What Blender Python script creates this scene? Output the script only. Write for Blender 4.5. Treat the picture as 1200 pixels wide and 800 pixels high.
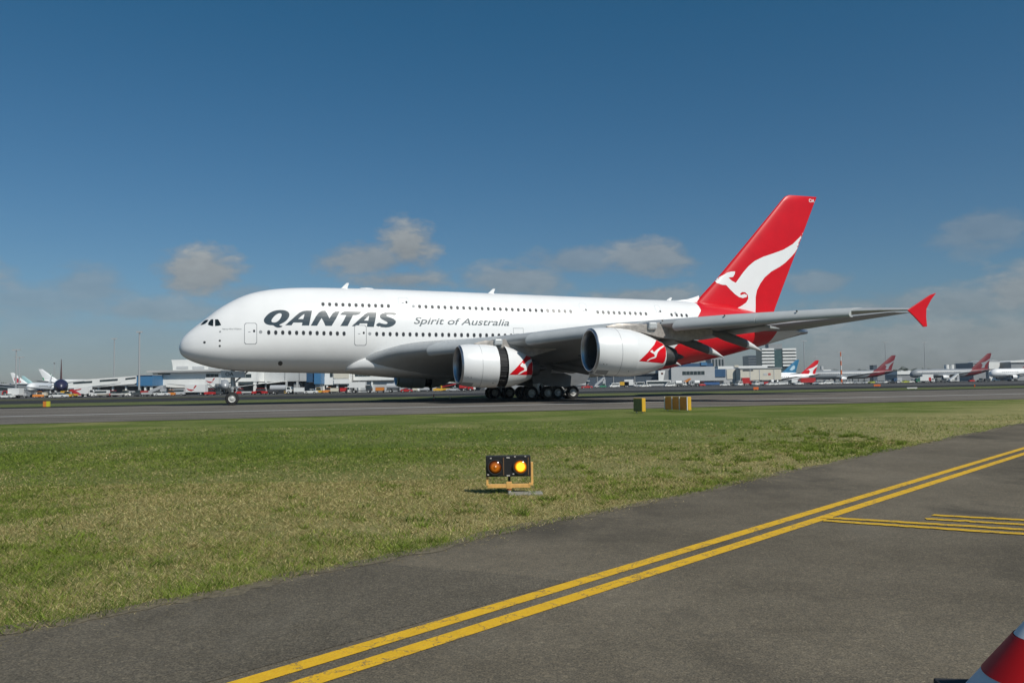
import bpy, bmesh, math, random
import numpy as np
from mathutils import Vector, Matrix, geometry
from mathutils.bvhtree import BVHTree

random.seed(7)
rng = np.random.default_rng(11)
for o in list(bpy.data.objects):
    bpy.data.objects.remove(o)
scene = bpy.context.scene
COL = scene.collection

# ------------------------------------------------------------------ camera
F, PITCH, ROLL, CAMH = 974.2, 0.0534, -0.0148, 1.44        # focal in px of a 1200 px wide frame
cam_d = bpy.data.cameras.new("camera")
cam_d.sensor_fit = 'HORIZONTAL'
cam_d.sensor_width = 36.0
cam_d.lens = F / 1200 * 36
cam_d.clip_start, cam_d.clip_end = 0.1, 30000
cam = bpy.data.objects.new("camera", cam_d)
COL.objects.link(cam)
scene.camera = cam
c_, s_ = math.cos(ROLL), math.sin(ROLL)
R0, U0 = Vector((1, 0, 0)), Vector((0, -math.sin(PITCH), math.cos(PITCH)))
B0 = -Vector((0, math.cos(PITCH), math.sin(PITCH)))
Rx, Ux = R0 * c_ + U0 * s_, R0 * (-s_) + U0 * c_
CAMP = Vector((0, 0, CAMH))
cam.matrix_world = Matrix(((Rx.x, Ux.x, B0.x, 0), (Rx.y, Ux.y, B0.y, 0), (Rx.z, Ux.z, B0.z, CAMH), (0, 0, 0, 1)))

# ------------------------------------------------------------------ sky, sun, exposure
SUN_AZ, SUN_EL = math.radians(140), math.radians(45)      # azimuth clockwise from +Y (behind the camera, to its right)
SUN = Vector((math.sin(SUN_AZ) * math.cos(SUN_EL), math.cos(SUN_AZ) * math.cos(SUN_EL), math.sin(SUN_EL)))
SKY_STRENGTH, SUN_STRENGTH, EXPOSURE = 0.058, 4.1, -0.02
sun_d = bpy.data.lights.new("sun", 'SUN')
sun_d.energy, sun_d.angle, sun_d.color = SUN_STRENGTH, math.radians(0.5), (1.0, 0.955, 0.88)
sun_o = bpy.data.objects.new("sun", sun_d)
sun_o.rotation_euler = SUN.to_track_quat('Z', 'Y').to_euler()
COL.objects.link(sun_o)
scene.view_settings.view_transform = 'Standard'
scene.view_settings.look = 'None'
scene.view_settings.gamma = 1
scene.view_settings.exposure = EXPOSURE
scene.view_settings.use_curve_mapping = False

# pixel (of the 1200x800 photograph) -> ray, ground point, point at a depth
def ray(u, v):
    a0, b0 = u - 600, v - 400
    a, b = a0 * c_ + b0 * s_, -a0 * s_ + b0 * c_
    return Vector((a / F, math.cos(PITCH) + b / F * math.sin(PITCH), math.sin(PITCH) - b / F * math.cos(PITCH)))
def ground(u, v, z=0.0):
    d = ray(u, v); t = (z - CAMH) / d.z
    return Vector((d.x * t, d.y * t, z))
def at(u, v, D):
    d = ray(u, v)
    return CAMP + d * (D / d.y)

def N(nt, typ, **kw):
    n = nt.nodes.new(typ)
    for k, v in kw.items():
        if k.startswith('i_'):
            n.inputs[k[2:].replace('_', ' ')].default_value = v
        else:
            setattr(n, k, v)
    return n
def mth(nt, op, a, b=None, c=None, clamp=False):
    n = nt.nodes.new('ShaderNodeMath'); n.operation = op; n.use_clamp = clamp
    for i, x in enumerate((a, b, c)):
        if x is None: continue
        if isinstance(x, (int, float)): n.inputs[i].default_value = x
        else: nt.links.new(x, n.inputs[i])
    return n.outputs[0]
def ramp(nt, fac, stops, interp='LINEAR'):
    n = nt.nodes.new('ShaderNodeValToRGB'); n.color_ramp.interpolation = interp
    e = n.color_ramp.elements
    while len(e) < len(stops): e.new(0.5)
    for i, (p, col) in enumerate(stops):
        e[i].position = p
        e[i].color = (col, col, col, 1) if isinstance(col, (int, float)) else (*col, 1)
    nt.links.new(fac, n.inputs[0])
    return n.outputs[0]
def mixc(nt, fac, a, b, blend='MIX'):
    n = nt.nodes.new('ShaderNodeMix'); n.data_type = 'RGBA'; n.blend_type = blend
    for sock, x in ((n.inputs[0], fac), (n.inputs[6], a), (n.inputs[7], b)):
        if isinstance(x, (int, float)): sock.default_value = x
        elif isinstance(x, tuple): sock.default_value = (*x, 1)
        else: nt.links.new(x, sock)
    return n.outputs[2]

world = bpy.data.worlds.new("World"); scene.world = world
world.use_nodes = True
nt = world.node_tree; nt.nodes.clear()
sky = N(nt, 'ShaderNodeTexSky', sky_type='NISHITA', sun_disc=False, sun_elevation=SUN_EL, sun_rotation=SUN_AZ,
        altitude=0, air_density=1.0, dust_density=0.6, ozone_density=2.6)
tc = N(nt, 'ShaderNodeTexCoord')
sep = N(nt, 'ShaderNodeSeparateXYZ'); nt.links.new(tc.outputs['Generated'], sep.inputs[0])
az = mth(nt, 'ARCTAN2', sep.outputs[0], sep.outputs[1])
el = mth(nt, 'ARCSINE', sep.outputs[2])
nz1 = N(nt, 'ShaderNodeTexNoise', i_Scale=9.0, i_Detail=6.0, i_Roughness=0.58)
mp = N(nt, 'ShaderNodeMapping'); mp.inputs['Scale'].default_value = (1, 1, 2.2)
nt.links.new(tc.outputs['Generated'], mp.inputs[0]); nt.links.new(mp.outputs[0], nz1.inputs['Vector'])
nz2 = N(nt, 'ShaderNodeTexNoise', i_Scale=34.0, i_Detail=5.0, i_Roughness=0.6)
nt.links.new(mp.outputs[0], nz2.inputs['Vector'])
nz = mth(nt, 'ADD', mth(nt, 'MULTIPLY', mth(nt, 'SUBTRACT', nz1.outputs[0], 0.5), 2.6), mth(nt, 'MULTIPLY', mth(nt, 'SUBTRACT', nz2.outputs[0], 0.5), 1.7))
def azel(u, v):
    d = ray(u, v).normalized()
    return math.atan2(d.x, d.y), math.asin(d.z)
mask = None
#        u    v   ru  rv  strength
BLOBS = [(237, 318, 52, 28, .80), (477, 292, 44, 38, .85), (435, 304, 85, 26, .68), (470, 328, 75, 16, .68), (760, 302, 66, 26, .62), (680, 306, 80, 22, .46), (600, 330, 80, 24, .55),
         (105, 336, 50, 26, .40), (30, 358, 80, 26, .26), (185, 364, 80, 16, .42), (760, 347, 90, 14, .62), (1155, 268, 55, 30, .34),
         (965, 330, 40, 16, .40), (1198, 342, 46, 26, .66), (1110, 358, 170, 24, .50), (1090, 404, 280, 42, .58), (1000, 372, 120, 18, .36), (60, 352, 110, 16, .34), (120, 400, 220, 34, .22), (300, 345, 60, 14, .34), (1240, 330, 60, 40, .55),
         (-80, 340, 80, 40, .5), (1400, 330, 120, 50, .5), (-300, 320, 120, 40, .5), (860, 415, 200, 24, .2)]
top_fac = None
for (u, v, ru, rv, st) in BLOBS:
    a0, e0 = azel(u, v)
    da = mth(nt, 'MULTIPLY', mth(nt, 'SUBTRACT', az, a0), F / ru)
    de = mth(nt, 'MULTIPLY', mth(nt, 'SUBTRACT', el, e0), F / rv)
    r2 = mth(nt, 'ADD', mth(nt, 'MULTIPLY', da, da), mth(nt, 'MULTIPLY', de, de))
    b = mth(nt, 'SUBTRACT', 1.0, mth(nt, 'SUBTRACT', mth(nt, 'SQRT', r2), mth(nt, 'MULTIPLY', nz, 0.75)), clamp=True)
    b = mth(nt, 'MULTIPLY', mth(nt, 'SMOOTH_MIN', mth(nt, 'MULTIPLY', b, 1.75), 1.0, 0.25), min(.9, st * 1.12))
    t = mth(nt, 'MULTIPLY', b, mth(nt, 'MULTIPLY_ADD', de, 0.5, 0.5, clamp=True))
    mask = b if mask is None else mth(nt, 'MAXIMUM', mask, b)
    top_fac = t if top_fac is None else mth(nt, 'MAXIMUM', top_fac, t)
grad = ramp(nt, el, [(0.0, (0.76, 0.81, 0.99)), (0.12, (0.66, 0.92, 1.08)), (0.42, (0.36, 0.92, 1.10))])
tint = mixc(nt, 1.0, sky.outputs[0], grad, 'MULTIPLY')
cl_tex = ramp(nt, mth(nt, 'ADD', mth(nt, 'MULTIPLY', nz2.outputs[0], .5), mth(nt, 'MULTIPLY', nz1.outputs[0], .5)), [(0.36, 0.84), (0.64, 1.14)])
cl_col = mixc(nt, 1.0, mixc(nt, top_fac, (4.0, 4.45, 4.7), (6.2, 6.5, 6.5)), cl_tex, 'MULTIPLY')
skyc = mixc(nt, mask, tint, cl_col)
bg = N(nt, 'ShaderNodeBackground'); bg.inputs[1].default_value = SKY_STRENGTH
nt.links.new(skyc, bg.inputs[0])
wo = N(nt, 'ShaderNodeOutputWorld'); nt.links.new(bg.outputs[0], wo.inputs[0])

# ------------------------------------------------------------------ materials
MATS = {}
def pbr(name, col, rough=0.5, metal=0.0, var=0.0, vscale=1.0, coat=0.0, emit=None, estr=0.0, bump=0.0, bscale=20.0, spec=0.5):
    if name in MATS: return MATS[name]
    m = bpy.data.materials.new(name); m.use_nodes = True
    t = m.node_tree; p = t.nodes['Principled BSDF']
    p.inputs['Base Color'].default_value = (*col, 1)
    p.inputs['Roughness'].default_value = rough
    p.inputs['Metallic'].default_value = metal
    p.inputs['Specular IOR Level'].default_value = spec
    if coat: p.inputs['Coat Weight'].default_value = coat; p.inputs['Coat Roughness'].default_value = 0.08
    if emit:
        p.inputs['Emission Color'].default_value = (*emit, 1); p.inputs['Emission Strength'].default_value = estr
    co = N(t, 'ShaderNodeTexCoord')
    if var:
        nn = N(t, 'ShaderNodeTexNoise', i_Scale=vscale, i_Detail=5.0, i_Roughness=0.6)
        t.links.new(co.outputs['Object'], nn.inputs['Vector'])
        lo = tuple(x * (1 - var) for x in col); hi = tuple(min(1, x * (1 + var)) for x in col)
        t.links.new(ramp(t, nn.outputs[0], [(0.3, lo), (0.7, hi)]), p.inputs['Base Color'])
    if bump:
        nb = N(t, 'ShaderNodeTexNoise', i_Scale=bscale, i_Detail=4.0)
        t.links.new(co.outputs['Object'], nb.inputs['Vector'])
        bp = N(t, 'ShaderNodeBump', i_Strength=bump, i_Distance=0.02)
        t.links.new(nb.outputs[0], bp.inputs['Height']); t.links.new(bp.outputs[0], p.inputs['Normal'])
    MATS[name] = m
    return m

WHITE = (0.80, 0.80, 0.79)
RED = (0.60, 0.004, 0.012)
M_white = pbr('white_paint', WHITE, 0.35, var=0.025, vscale=0.6, coat=0.25)
M_red = pbr('red_paint', RED, 0.34, var=0.08, vscale=0.5, spec=0.32)
M_wing = pbr('wing_grey', (0.35, 0.365, 0.37), 0.42, var=0.07, vscale=0.9)
M_wing_dark = pbr('shaded_wing_grey', (0.16, 0.165, 0.17), 0.5, var=0.12, vscale=0.8)  # darker copy of the wing grey, under-wing shade put into its colour
M_slat = pbr('slat_grey', (0.44, 0.46, 0.465), 0.4, var=0.05, vscale=1.2)
M_nac = pbr('nacelle_paint', (0.75, 0.755, 0.75), 0.34, var=0.03, vscale=0.9, coat=0.2)
M_metal = pbr('polished_metal', (0.42, 0.435, 0.46), 0.36, 1.0, var=0.05, vscale=3)
M_pylon = pbr('pylon_metal', (0.36, 0.33, 0.30), 0.45, 0.3, var=0.25, vscale=3)
M_black = pbr('black_hollow', (0.012, 0.012, 0.013), 0.7)
M_fan = pbr('fan_titanium', (0.05, 0.05, 0.055), 0.4, 0.6)
M_dark = pbr('dark_metal', (0.09, 0.09, 0.09), 0.5, 0.5, var=0.3, vscale=4)
M_tyre = pbr('tyre_rubber', (0.014, 0.014, 0.014), 0.85, var=0.3, vscale=9)
M_rim = pbr('wheel_rim', (0.50, 0.50, 0.48), 0.4, 0.1)
M_strut = pbr('gear_steel', (0.45, 0.46, 0.46), 0.35, 0.4)
M_title = pbr('dark_lettering', (0.028, 0.048, 0.062), 0.35, coat=0.2)
M_script = pbr('grey_lettering', (0.10, 0.12, 0.13), 0.4)
M_win = pbr('cabin_glass', (0.035, 0.036, 0.038), 0.28, var=0.35, vscale=0.9)
M_cock = pbr('cockpit_glass', (0.012, 0.02, 0.022), 0.06)
M_seam = pbr('seam_grey', (0.30, 0.31, 0.32), 0.5); M_faint = pbr('faint_seam', (0.66, 0.67, 0.67), 0.5)
M_gdoor = pbr('gear_door_grey', (0.14, 0.145, 0.15), 0.4, var=0.1, vscale=2)

# ------------------------------------------------------------------ mesh helpers
class MB:
    def __init__(self): self.v, self.f, self.mi = [], [], []
    def add(self, vs, fs, mi=0):
        b = len(self.v); self.v += [tuple(x) for x in vs]
        for f in fs: self.f.append(tuple(i + b for i in f)); self.mi.append(mi)
        return self
    def box(self, x0, x1, y0, y1, z0, z1, mi=0):
        vs = [(x, y, z) for x in (x0, x1) for y in (y0, y1) for z in (z0, z1)]
        return self.add(vs, [(0, 1, 3, 2), (4, 6, 7, 5), (0, 4, 5, 1), (2, 3, 7, 6), (0, 2, 6, 4), (1, 5, 7, 3)], mi)
    def rings(self, rs, close=True, cap=True, mi=0):
        n = len(rs[0]); vs = [p for r in rs for p in r]; fs = []
        for i in range(len(rs) - 1):
            for j in range(n if close else n - 1):
                k = (j + 1) % n
                fs.append((i * n + j, i * n + k, (i + 1) * n + k, (i + 1) * n + j))
        if cap:
            fs.append(tuple(range(n))[::-1]); fs.append(tuple(range((len(rs) - 1) * n, len(rs) * n)))
        return self.add(vs, fs, mi)
    def tube(self, p0, p1, r0, r1=None, n=12, mi=0, cap=True):
        r1 = r0 if r1 is None else r1
        p0, p1 = Vector(p0), Vector(p1); d = (p1 - p0).normalized()
        a = d.orthogonal().normalized(); b = d.cross(a)
        ring = lambda p, r: [p + a * (r * math.cos(t)) + b * (r * math.sin(t)) for t in np.linspace(0, 2 * math.pi, n, endpoint=False)]
        return self.rings([ring(p0, r0), ring(p1, r1)], cap=cap, mi=mi)
    def lathe(self, prof, c, axis='x', n=32, mi=0, cap=False):
        rs = []
        for (h, r) in prof:
            ring = []
            for t in np.linspace(0, 2 * math.pi, n, endpoint=False):
                a, b = r * math.cos(t), r * math.sin(t)
                ring.append({'x': (c[0] + h, c[1] + a, c[2] + b), 'y': (c[0] + a, c[1] + h, c[2] + b), 'z': (c[0] + a, c[1] + b, c[2] + h)}[axis])
            rs.append(ring)
        return self.rings(rs, cap=cap, mi=mi)
    def prism(self, poly, y0, y1, mi=0):           # outline in (x, z), extruded along y
        n = len(poly)
        vs = [(x, y0, z) for x, z in poly] + [(x, y1, z) for x, z in poly]
        fs = [tuple(range(n)), tuple(range(2 * n - 1, n - 1, -1))] + [(i, i + n, (i + 1) % n + n, (i + 1) % n) for i in range(n)]
        return self.add(vs, fs, mi)
    def mesh(self, name, mats, smooth=False, sharp=35):
        me = bpy.data.meshes.new(name); me.from_pydata(self.v, [], self.f)
        for m in (mats if isinstance(mats, (list, tuple)) else [mats]): me.materials.append(m)
        me.polygons.foreach_set('material_index', self.mi)
        bm = bmesh.new(); bm.from_mesh(me); bmesh.ops.recalc_face_normals(bm, faces=bm.faces); bm.to_mesh(me); bm.free()
        if smooth:
            me.polygons.foreach_set('use_smooth', [True] * len(me.polygons))
            me.set_sharp_from_angle(angle=math.radians(sharp))
        me.update(); return me
    def build(self, name, mats, parent=None, smooth=False, loc=None, bevel=0.0, sharp=35):
        o = bpy.data.objects.new(name, self.mesh(name, mats, smooth, sharp)); COL.objects.link(o)
        if parent is not None: o.parent = parent
        if loc is not None: o.location = loc
        if bevel:
            md = o.modifiers.new('bevel', 'BEVEL'); md.width = bevel; md.segments = 2; md.limit_method = 'ANGLE'
        return o
def tag(o, label=None, cat=None, group=None, kind=None):
    for k, v in (('label', label), ('category', cat), ('group', group), ('kind', kind)):
        if v: o[k] = v
    return o
def thing(name, label, cat, loc=(0, 0, 0), rz=0.0, group=None):
    o = bpy.data.objects.new(name, None); COL.objects.link(o)
    o.location = loc; o.rotation_euler = (0, 0, rz); o.empty_display_size = 0.3
    return tag(o, label, cat, group)
def dup(root, loc=None, rz=None, label=None, group=None, scale=None):
    r = root.copy(); COL.objects.link(r)
    if loc is not None: r.location = loc
    if rz is not None: r.rotation_euler = (0, 0, rz)
    if scale is not None: r.scale = (scale,) * 3
    if label: r['label'] = label
    if group: r['group'] = group
    for ch in list(root.children):
        c = ch.copy(); COL.objects.link(c); c.parent = r
        for g in list(ch.children):
            d = g.copy(); COL.objects.link(d); d.parent = c
    return r
def sheet(name, pts, z, mat, sub=0):
    mb = MB(); mb.add([(p[0], p[1], z) for p in pts], [tuple(range(len(pts)))])
    o = mb.build(name, mat); tag(o, kind='structure'); return o

def pchip(xs, ys):
    xs, ys = np.array(xs, float), np.array(ys, float); h = np.diff(xs); d = np.diff(ys) / h
    m = np.zeros_like(xs); m[0], m[-1] = d[0], d[-1]
    for i in range(1, len(xs) - 1):
        if d[i - 1] * d[i] > 0:
            w1, w2 = 2 * h[i] + h[i - 1], h[i] + 2 * h[i - 1]
            m[i] = (w1 + w2) / (w1 / d[i - 1] + w2 / d[i])
    def f(x):
        i = int(min(max(np.searchsorted(xs, x) - 1, 0), len(h) - 1)); t = min(max((x - xs[i]) / h[i], 0), 1)
        return float((2 * t**3 - 3 * t**2 + 1) * ys[i] + (t**3 - 2 * t**2 + t) * h[i] * m[i] + (-2 * t**3 + 3 * t**2) * ys[i + 1] + (t**3 - t**2) * h[i] * m[i + 1])
    return f
def inside(p, loops):
    c = False
    for L in loops:
        j = len(L) - 1
        for i in range(len(L)):
            if (L[i][1] > p[1]) != (L[j][1] > p[1]) and p[0] < (L[j][0] - L[i][0]) * (p[1] - L[i][1]) / (L[j][1] - L[i][1]) + L[i][0]: c = not c
            j = i
    return c
def smooth_loop(L, it=1):
    for _ in range(it):
        q = []
        for i in range(len(L)):
            a, b = L[i], L[(i + 1) % len(L)]
            q += [(a[0] * .75 + b[0] * .25, a[1] * .75 + b[1] * .25), (a[0] * .25 + b[0] * .75, a[1] * .25 + b[1] * .75)]
        L = q
    return L
def triangulate(loops, step):
    pts, edges = [], []
    for L in loops:
        ring = []
        for i in range(len(L)):
            a, b = Vector(L[i]), Vector(L[(i + 1) % len(L)]); n = max(1, int((b - a).length / step))
            ring += [a.lerp(b, k / n) for k in range(n)]
        s = len(pts); pts += ring
        edges += [(s + i, s + (i + 1) % len(ring)) for i in range(len(ring))]
    x0, x1 = min(p.x for p in pts), max(p.x for p in pts); y0, y1 = min(p.y for p in pts), max(p.y for p in pts)
    for x in np.arange(x0 + step / 2, x1, step):
        for y in np.arange(y0 + step / 2, y1, step):
            if inside((x, y), loops): pts.append(Vector((x, y)))
    vs, es, fs, *_ = geometry.delaunay_2d_cdt(pts, edges, [], 0, 1e-5)
    fs = [f for f in fs if inside((sum(vs[i].x for i in f) / 3, sum(vs[i].y for i in f) / 3), loops)]
    return vs, fs

# ------------------------------------------------------------------ ground, pavements, markings
PHI = 0.316                                              # direction of runway and taxiways
TA, TN = Vector((math.cos(PHI), math.sin(PHI), 0)), Vector((-math.sin(PHI), math.cos(PHI), 0))
def tw(s, d): return TA * s + TN * d                     # s along the runway, d across it (away from the camera)

def asphalt(name, base, warm=(1, 1, 1), fine=55.0, streak=None, cont=0.16, scalebig=0.25, cracks=False):
    m = bpy.data.materials.new(name); m.use_nodes = True; t = m.node_tree; p = t.nodes['Principled BSDF']
    co = N(t, 'ShaderNodeTexCoord')
    big = N(t, 'ShaderNodeTexNoise', i_Scale=scalebig, i_Detail=6.0, i_Roughness=0.62); t.links.new(co.outputs['Object'], big.inputs['Vector'])
    mid = N(t, 'ShaderNodeTexNoise', i_Scale=3.3, i_Detail=5.0, i_Roughness=0.6); t.links.new(co.outputs['Object'], mid.inputs['Vector'])
    vor = N(t, 'ShaderNodeTexVoronoi', i_Scale=fine); t.links.new(co.outputs['Object'], vor.inputs['Vector'])
    fin = N(t, 'ShaderNodeTexNoise', i_Scale=fine * 1.6, i_Detail=3.0, i_Roughness=0.7); t.links.new(co.outputs['Object'], fin.inputs['Vector'])
    c = tuple(base * w for w in warm)
    col = ramp(t, big.outputs[0], [(0.3, tuple(x * (1 - cont) for x in c)), (0.72, tuple(x * (1 + cont) for x in c))])
    col = mixc(t, 0.55, col, ramp(t, mid.outputs[0], [(0.3, 0.42), (0.7, 0.58)]), 'OVERLAY')
    sx = N(t, 'ShaderNodeSeparateColor'); t.links.new(vor.outputs['Color'], sx.inputs[0])
    col = mixc(t, 0.6, col, ramp(t, sx.outputs[0], [(0.0, (.33, .34, .36)), (0.55, (.49, .485, .48)), (0.9, (.60, .58, .55)), (1.0, (.78, .76, .72))]), 'OVERLAY')
    col = mixc(t, 0.85, col, ramp(t, fin.outputs[0], [(0.36, 0.26), (0.64, 0.74)]), 'OVERLAY')
    if cracks:                                            # hairline cracks, tar-dark stains and paler scuffed areas
        vo = N(t, 'ShaderNodeTexVoronoi', feature='DISTANCE_TO_EDGE', i_Scale=0.33); wp = N(t, 'ShaderNodeMix', data_type='RGBA', blend_type='LINEAR_LIGHT'); wp.inputs[0].default_value = 0.35
        t.links.new(co.outputs['Object'], wp.inputs[6]); t.links.new(mid.outputs['Color'], wp.inputs[7]); t.links.new(wp.outputs[2], vo.inputs['Vector'])
        gate = ramp(t, big.outputs[0], [(0.54, 0.0), (0.66, 0.6)])
        col = mixc(t, mth(t, 'MULTIPLY', ramp(t, vo.outputs['Distance'], [(0.0015, 1.0), (0.006, 0.0)]), gate), col, (.022, .020, .018))
        sn = N(t, 'ShaderNodeTexNoise', i_Scale=0.55, i_Detail=7.0, i_Roughness=0.66); so = N(t, 'ShaderNodeMapping'); so.inputs['Location'].default_value = (31, 7, 0); so.inputs['Scale'].default_value = (1, .55, 1)
        t.links.new(co.outputs['Object'], so.inputs[0]); t.links.new(so.outputs[0], sn.inputs['Vector'])
        col = mixc(t, ramp(t, sn.outputs[0], [(0.53, 0.0), (0.68, 0.65)]), col, (.048, .044, .036))
        col = mixc(t, ramp(t, sn.outputs[0], [(0.28, 0.35), (0.42, 0.0)]), col, (.17, .155, .125))
    if streak:
        mpn = N(t, 'ShaderNodeMapping'); mpn.inputs['Rotation'].default_value = (0, 0, -PHI); mpn.inputs['Scale'].default_value = (0.012, 0.6, 1)
        t.links.new(co.outputs['Object'], mpn.inputs[0])
        st = N(t, 'ShaderNodeTexNoise', i_Scale=1.0, i_Detail=5.0); t.links.new(mpn.outputs[0], st.inputs['Vector'])
        col = mixc(t, streak, col, ramp(t, st.outputs[0], [(0.35, 0.15), (0.65, 0.85)]), 'OVERLAY')
    t.links.new(col, p.inputs['Base Color'])
    p.inputs['Roughness'].default_value = 0.92; p.inputs['Specular IOR Level'].default_value = 0.12
    bp = N(t, 'ShaderNodeBump', i_Strength=0.55, i_Distance=0.006); t.links.new(fin.outputs[0], bp.inputs['Height']); t.links.new(bp.outputs[0], p.inputs['Normal'])
    return m
M_apron = asphalt('apron_asphalt', 0.120, (1.16, 1.0, 0.74), cont=0.30, cracks=True)
M_patch = asphalt('old_asphalt', 0.102, (1.14, 1.0, 0.76), cont=0.26, cracks=True)
M_runway = asphalt('runway_asphalt', 0.132, (1.10, 1.0, 0.86), streak=0.5)
M_taxi = asphalt('taxiway_asphalt', 0.036, (1.0, 1.0, 1.02), streak=0.4)
M_shoulder = asphalt('shoulder_asphalt', 0.022, (1, 1, 1), streak=0.3)
M_concrete = asphalt('apron_concrete', 0.26, (1.0, 0.98, 0.94), fine=20); M_farapron = asphalt('far_apron_asphalt', 0.075, (1.02, 1.0, 0.95), fine=20)

def grassmat(name, attr=False, tone=None):
    m = bpy.data.materials.new(name); m.use_nodes = True; t = m.node_tree; p = t.nodes['Principled BSDF']
    p.inputs['Roughness'].default_value = 0.9; p.inputs['Specular IOR Level'].default_value = 0.15
    if attr:
        a = N(t, 'ShaderNodeAttribute', attribute_name='tone'); t.links.new(a.outputs['Color'], p.inputs['Base Color'])
        tr = N(t, 'ShaderNodeBsdfTranslucent'); t.links.new(a.outputs['Color'], tr.inputs[0])
        mx = N(t, 'ShaderNodeMixShader'); mx.inputs[0].default_value = 0.3
        out = t.nodes['Material Output']
        t.links.new(p.outputs[0], mx.inputs[1]); t.links.new(tr.outputs[0], mx.inputs[2]); t.links.new(mx.outputs[0], out.inputs[0])
        return m
    co = N(t, 'ShaderNodeTexCoord')
    n1 = N(t, 'ShaderNodeTexNoise', i_Scale=0.22, i_Detail=6.0, i_Roughness=0.65); t.links.new(co.outputs['Object'], n1.inputs['Vector'])
    n2 = N(t, 'ShaderNodeTexNoise', i_Scale=6.0, i_Detail=6.0, i_Roughness=0.7); t.links.new(co.outputs['Object'], n2.inputs['Vector'])
    n3 = N(t, 'ShaderNodeTexNoise', i_Scale=45.0, i_Detail=4.0, i_Roughness=0.7); t.links.new(co.outputs['Object'], n3.inputs['Vector'])
    gr, st = tone
    s = mth(t, 'ADD', mth(t, 'MULTIPLY', n1.outputs[0], 0.75), mth(t, 'MULTIPLY', n2.outputs[0], 0.35))
    if name == 'mown_grass':                              # drier towards the pavement edge: distance from that edge
        sp = N(t, 'ShaderNodeSeparateXYZ'); t.links.new(co.outputs['Object'], sp.inputs[0])
        dist = mth(t, 'ADD', mth(t, 'MULTIPLY', sp.outputs[0], -0.745), mth(t, 'MULTIPLY', mth(t, 'SUBTRACT', sp.outputs[1], 8.4), 0.667))
        dry = mth(t, 'SUBTRACT', 0.22, mth(t, 'MULTIPLY', dist, 0.034))
        dry = mth(t, 'MAXIMUM', dry, -0.06)
        s = mth(t, 'ADD', s, dry)
    col = ramp(t, s, [(0.45, gr), (0.77, st)])
    col = mixc(t, 0.9, col, ramp(t, n3.outputs[0], [(0.32, 0.12), (0.68, 0.82)]), 'OVERLAY')
    t.links.new(col, p.inputs['Base Color'])
    bp = N(t, 'ShaderNodeBump', i_Strength=0.8, i_Distance=0.05); t.links.new(n3.outputs[0], bp.inputs['Height']); t.links.new(bp.outputs[0], p.inputs['Normal'])
    return m
GREEN, STRAW = (0.108, 0.150, 0.024), (0.33, 0.295, 0.125)
M_grass = grassmat('mown_grass', tone=(GREEN, STRAW))
M_grass_far = grassmat('verge_grass', tone=((0.085, 0.115, 0.034), (0.17, 0.16, 0.075)))
M_grass_olive = grassmat('olive_grass', tone=((0.070, 0.075, 0.032), (0.13, 0.115, 0.06)))

G = 9000
sheet('ground', [(-G, -G), (G, -G), (G, G), (-G, G)], -0.03, pbr('far_land', (0.11, 0.11, 0.085), 0.95, var=0.3, vscale=0.01))
# the near apron, its ragged edge against the grass
EDGE = [(-30, -21.5), (-12, -4.4), (-6, 1.9), (-3.08, 5.04), (-1.94, 6.3), (-1.11, 7.1), (-.03, 8.37), (2.18, 10.84), (6.33, 15.59), (16.38, 26.78), (48.9, 62.8)]
def edge_pts():
    out = []
    for (a, b) in zip(EDGE[:-1], EDGE[1:]):
        L = math.dist(a, b); n = max(1, int(L / (0.12 if a[0] > -7 and b[0] < 20 else 1.0)))
        for k in range(n):
            t = k / n; out.append((a[0] + (b[0] - a[0]) * t, a[1] + (b[1] - a[1]) * t))
    q = []
    ph = rng.uniform(0, 6.28, 6)
    for (x, y) in out:
        s = x * 0.667 + y * 0.745
        w = 0.05 * math.sin(s * 1.1 + ph[0]) + 0.035 * math.sin(s * 2.7 + ph[1]) + 0.03 * math.sin(s * 6.1 + ph[2]) + 0.02 * rng.normal()
        q.append((x - 0.745 * w, y + 0.667 * w))
    return q
EP = edge_pts()
sheet('apron', EP + [(60, 66.3), (60, -25), (-30, -25)], 0.0, M_apron)
# crumbled soil along that edge
SO, SI = [], []
for i, (x, y) in enumerate(EP):
    a = .03 + .10 * abs(math.sin(i * .37 + 1.3 * math.sin(i * .11))) * rng.random() + .03 * rng.random()
    SO.append((x + .667 * a, y - .745 * a)); SI.append((x - .08, y + .08))
sheet('verge_soil', SO + SI[::-1], 0.0035, pbr('dry_soil', (.135, .112, .070), .95, var=.45, vscale=16, bump=.8, bscale=40))
# grass field between the apron and the runway
GD = 44.6
gl, gr_ = tw(-90, GD), tw(170, GD)
sheet('grass_field', [(p[0], p[1]) for p in EP] + [(gl.x, gl.y), (-120, -21.5)], -0.004, M_grass)
S0, S1 = -420, 700
def strip(name, d0, d1, z, mat, s0=S0, s1=S1):
    return sheet(name, [tw(s0, d0)[:2], tw(s1, d0)[:2], tw(s1, d1)[:2], tw(s0, d1)[:2]], z, mat)
strip('runway', GD, 90, 0.0, M_runway)
strip('runway_shoulder', 90.0, 98.5, -0.004, M_shoulder)
strip('grass_strip', 98.5, 126, -0.002, M_grass_far)
strip('taxiway', 126, 186, 0.0, M_taxi)
strip('apron_road', 186, 194, -0.002, M_concrete)
sheet('far_apron', [tw(S0, 194)[:2], tw(S1 + 300, 194)[:2], tw(S1 + 300, 640)[:2], tw(S0, 640)[:2]], -0.006, M_farapron)
sheet('far_grass', [tw(-330, 182)[:2], tw(-30, 184)[:2], tw(40, 188)[:2], tw(0, 203)[:2], tw(-60, 228)[:2], tw(-330, 252)[:2]], 0.004, M_grass_olive)

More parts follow.
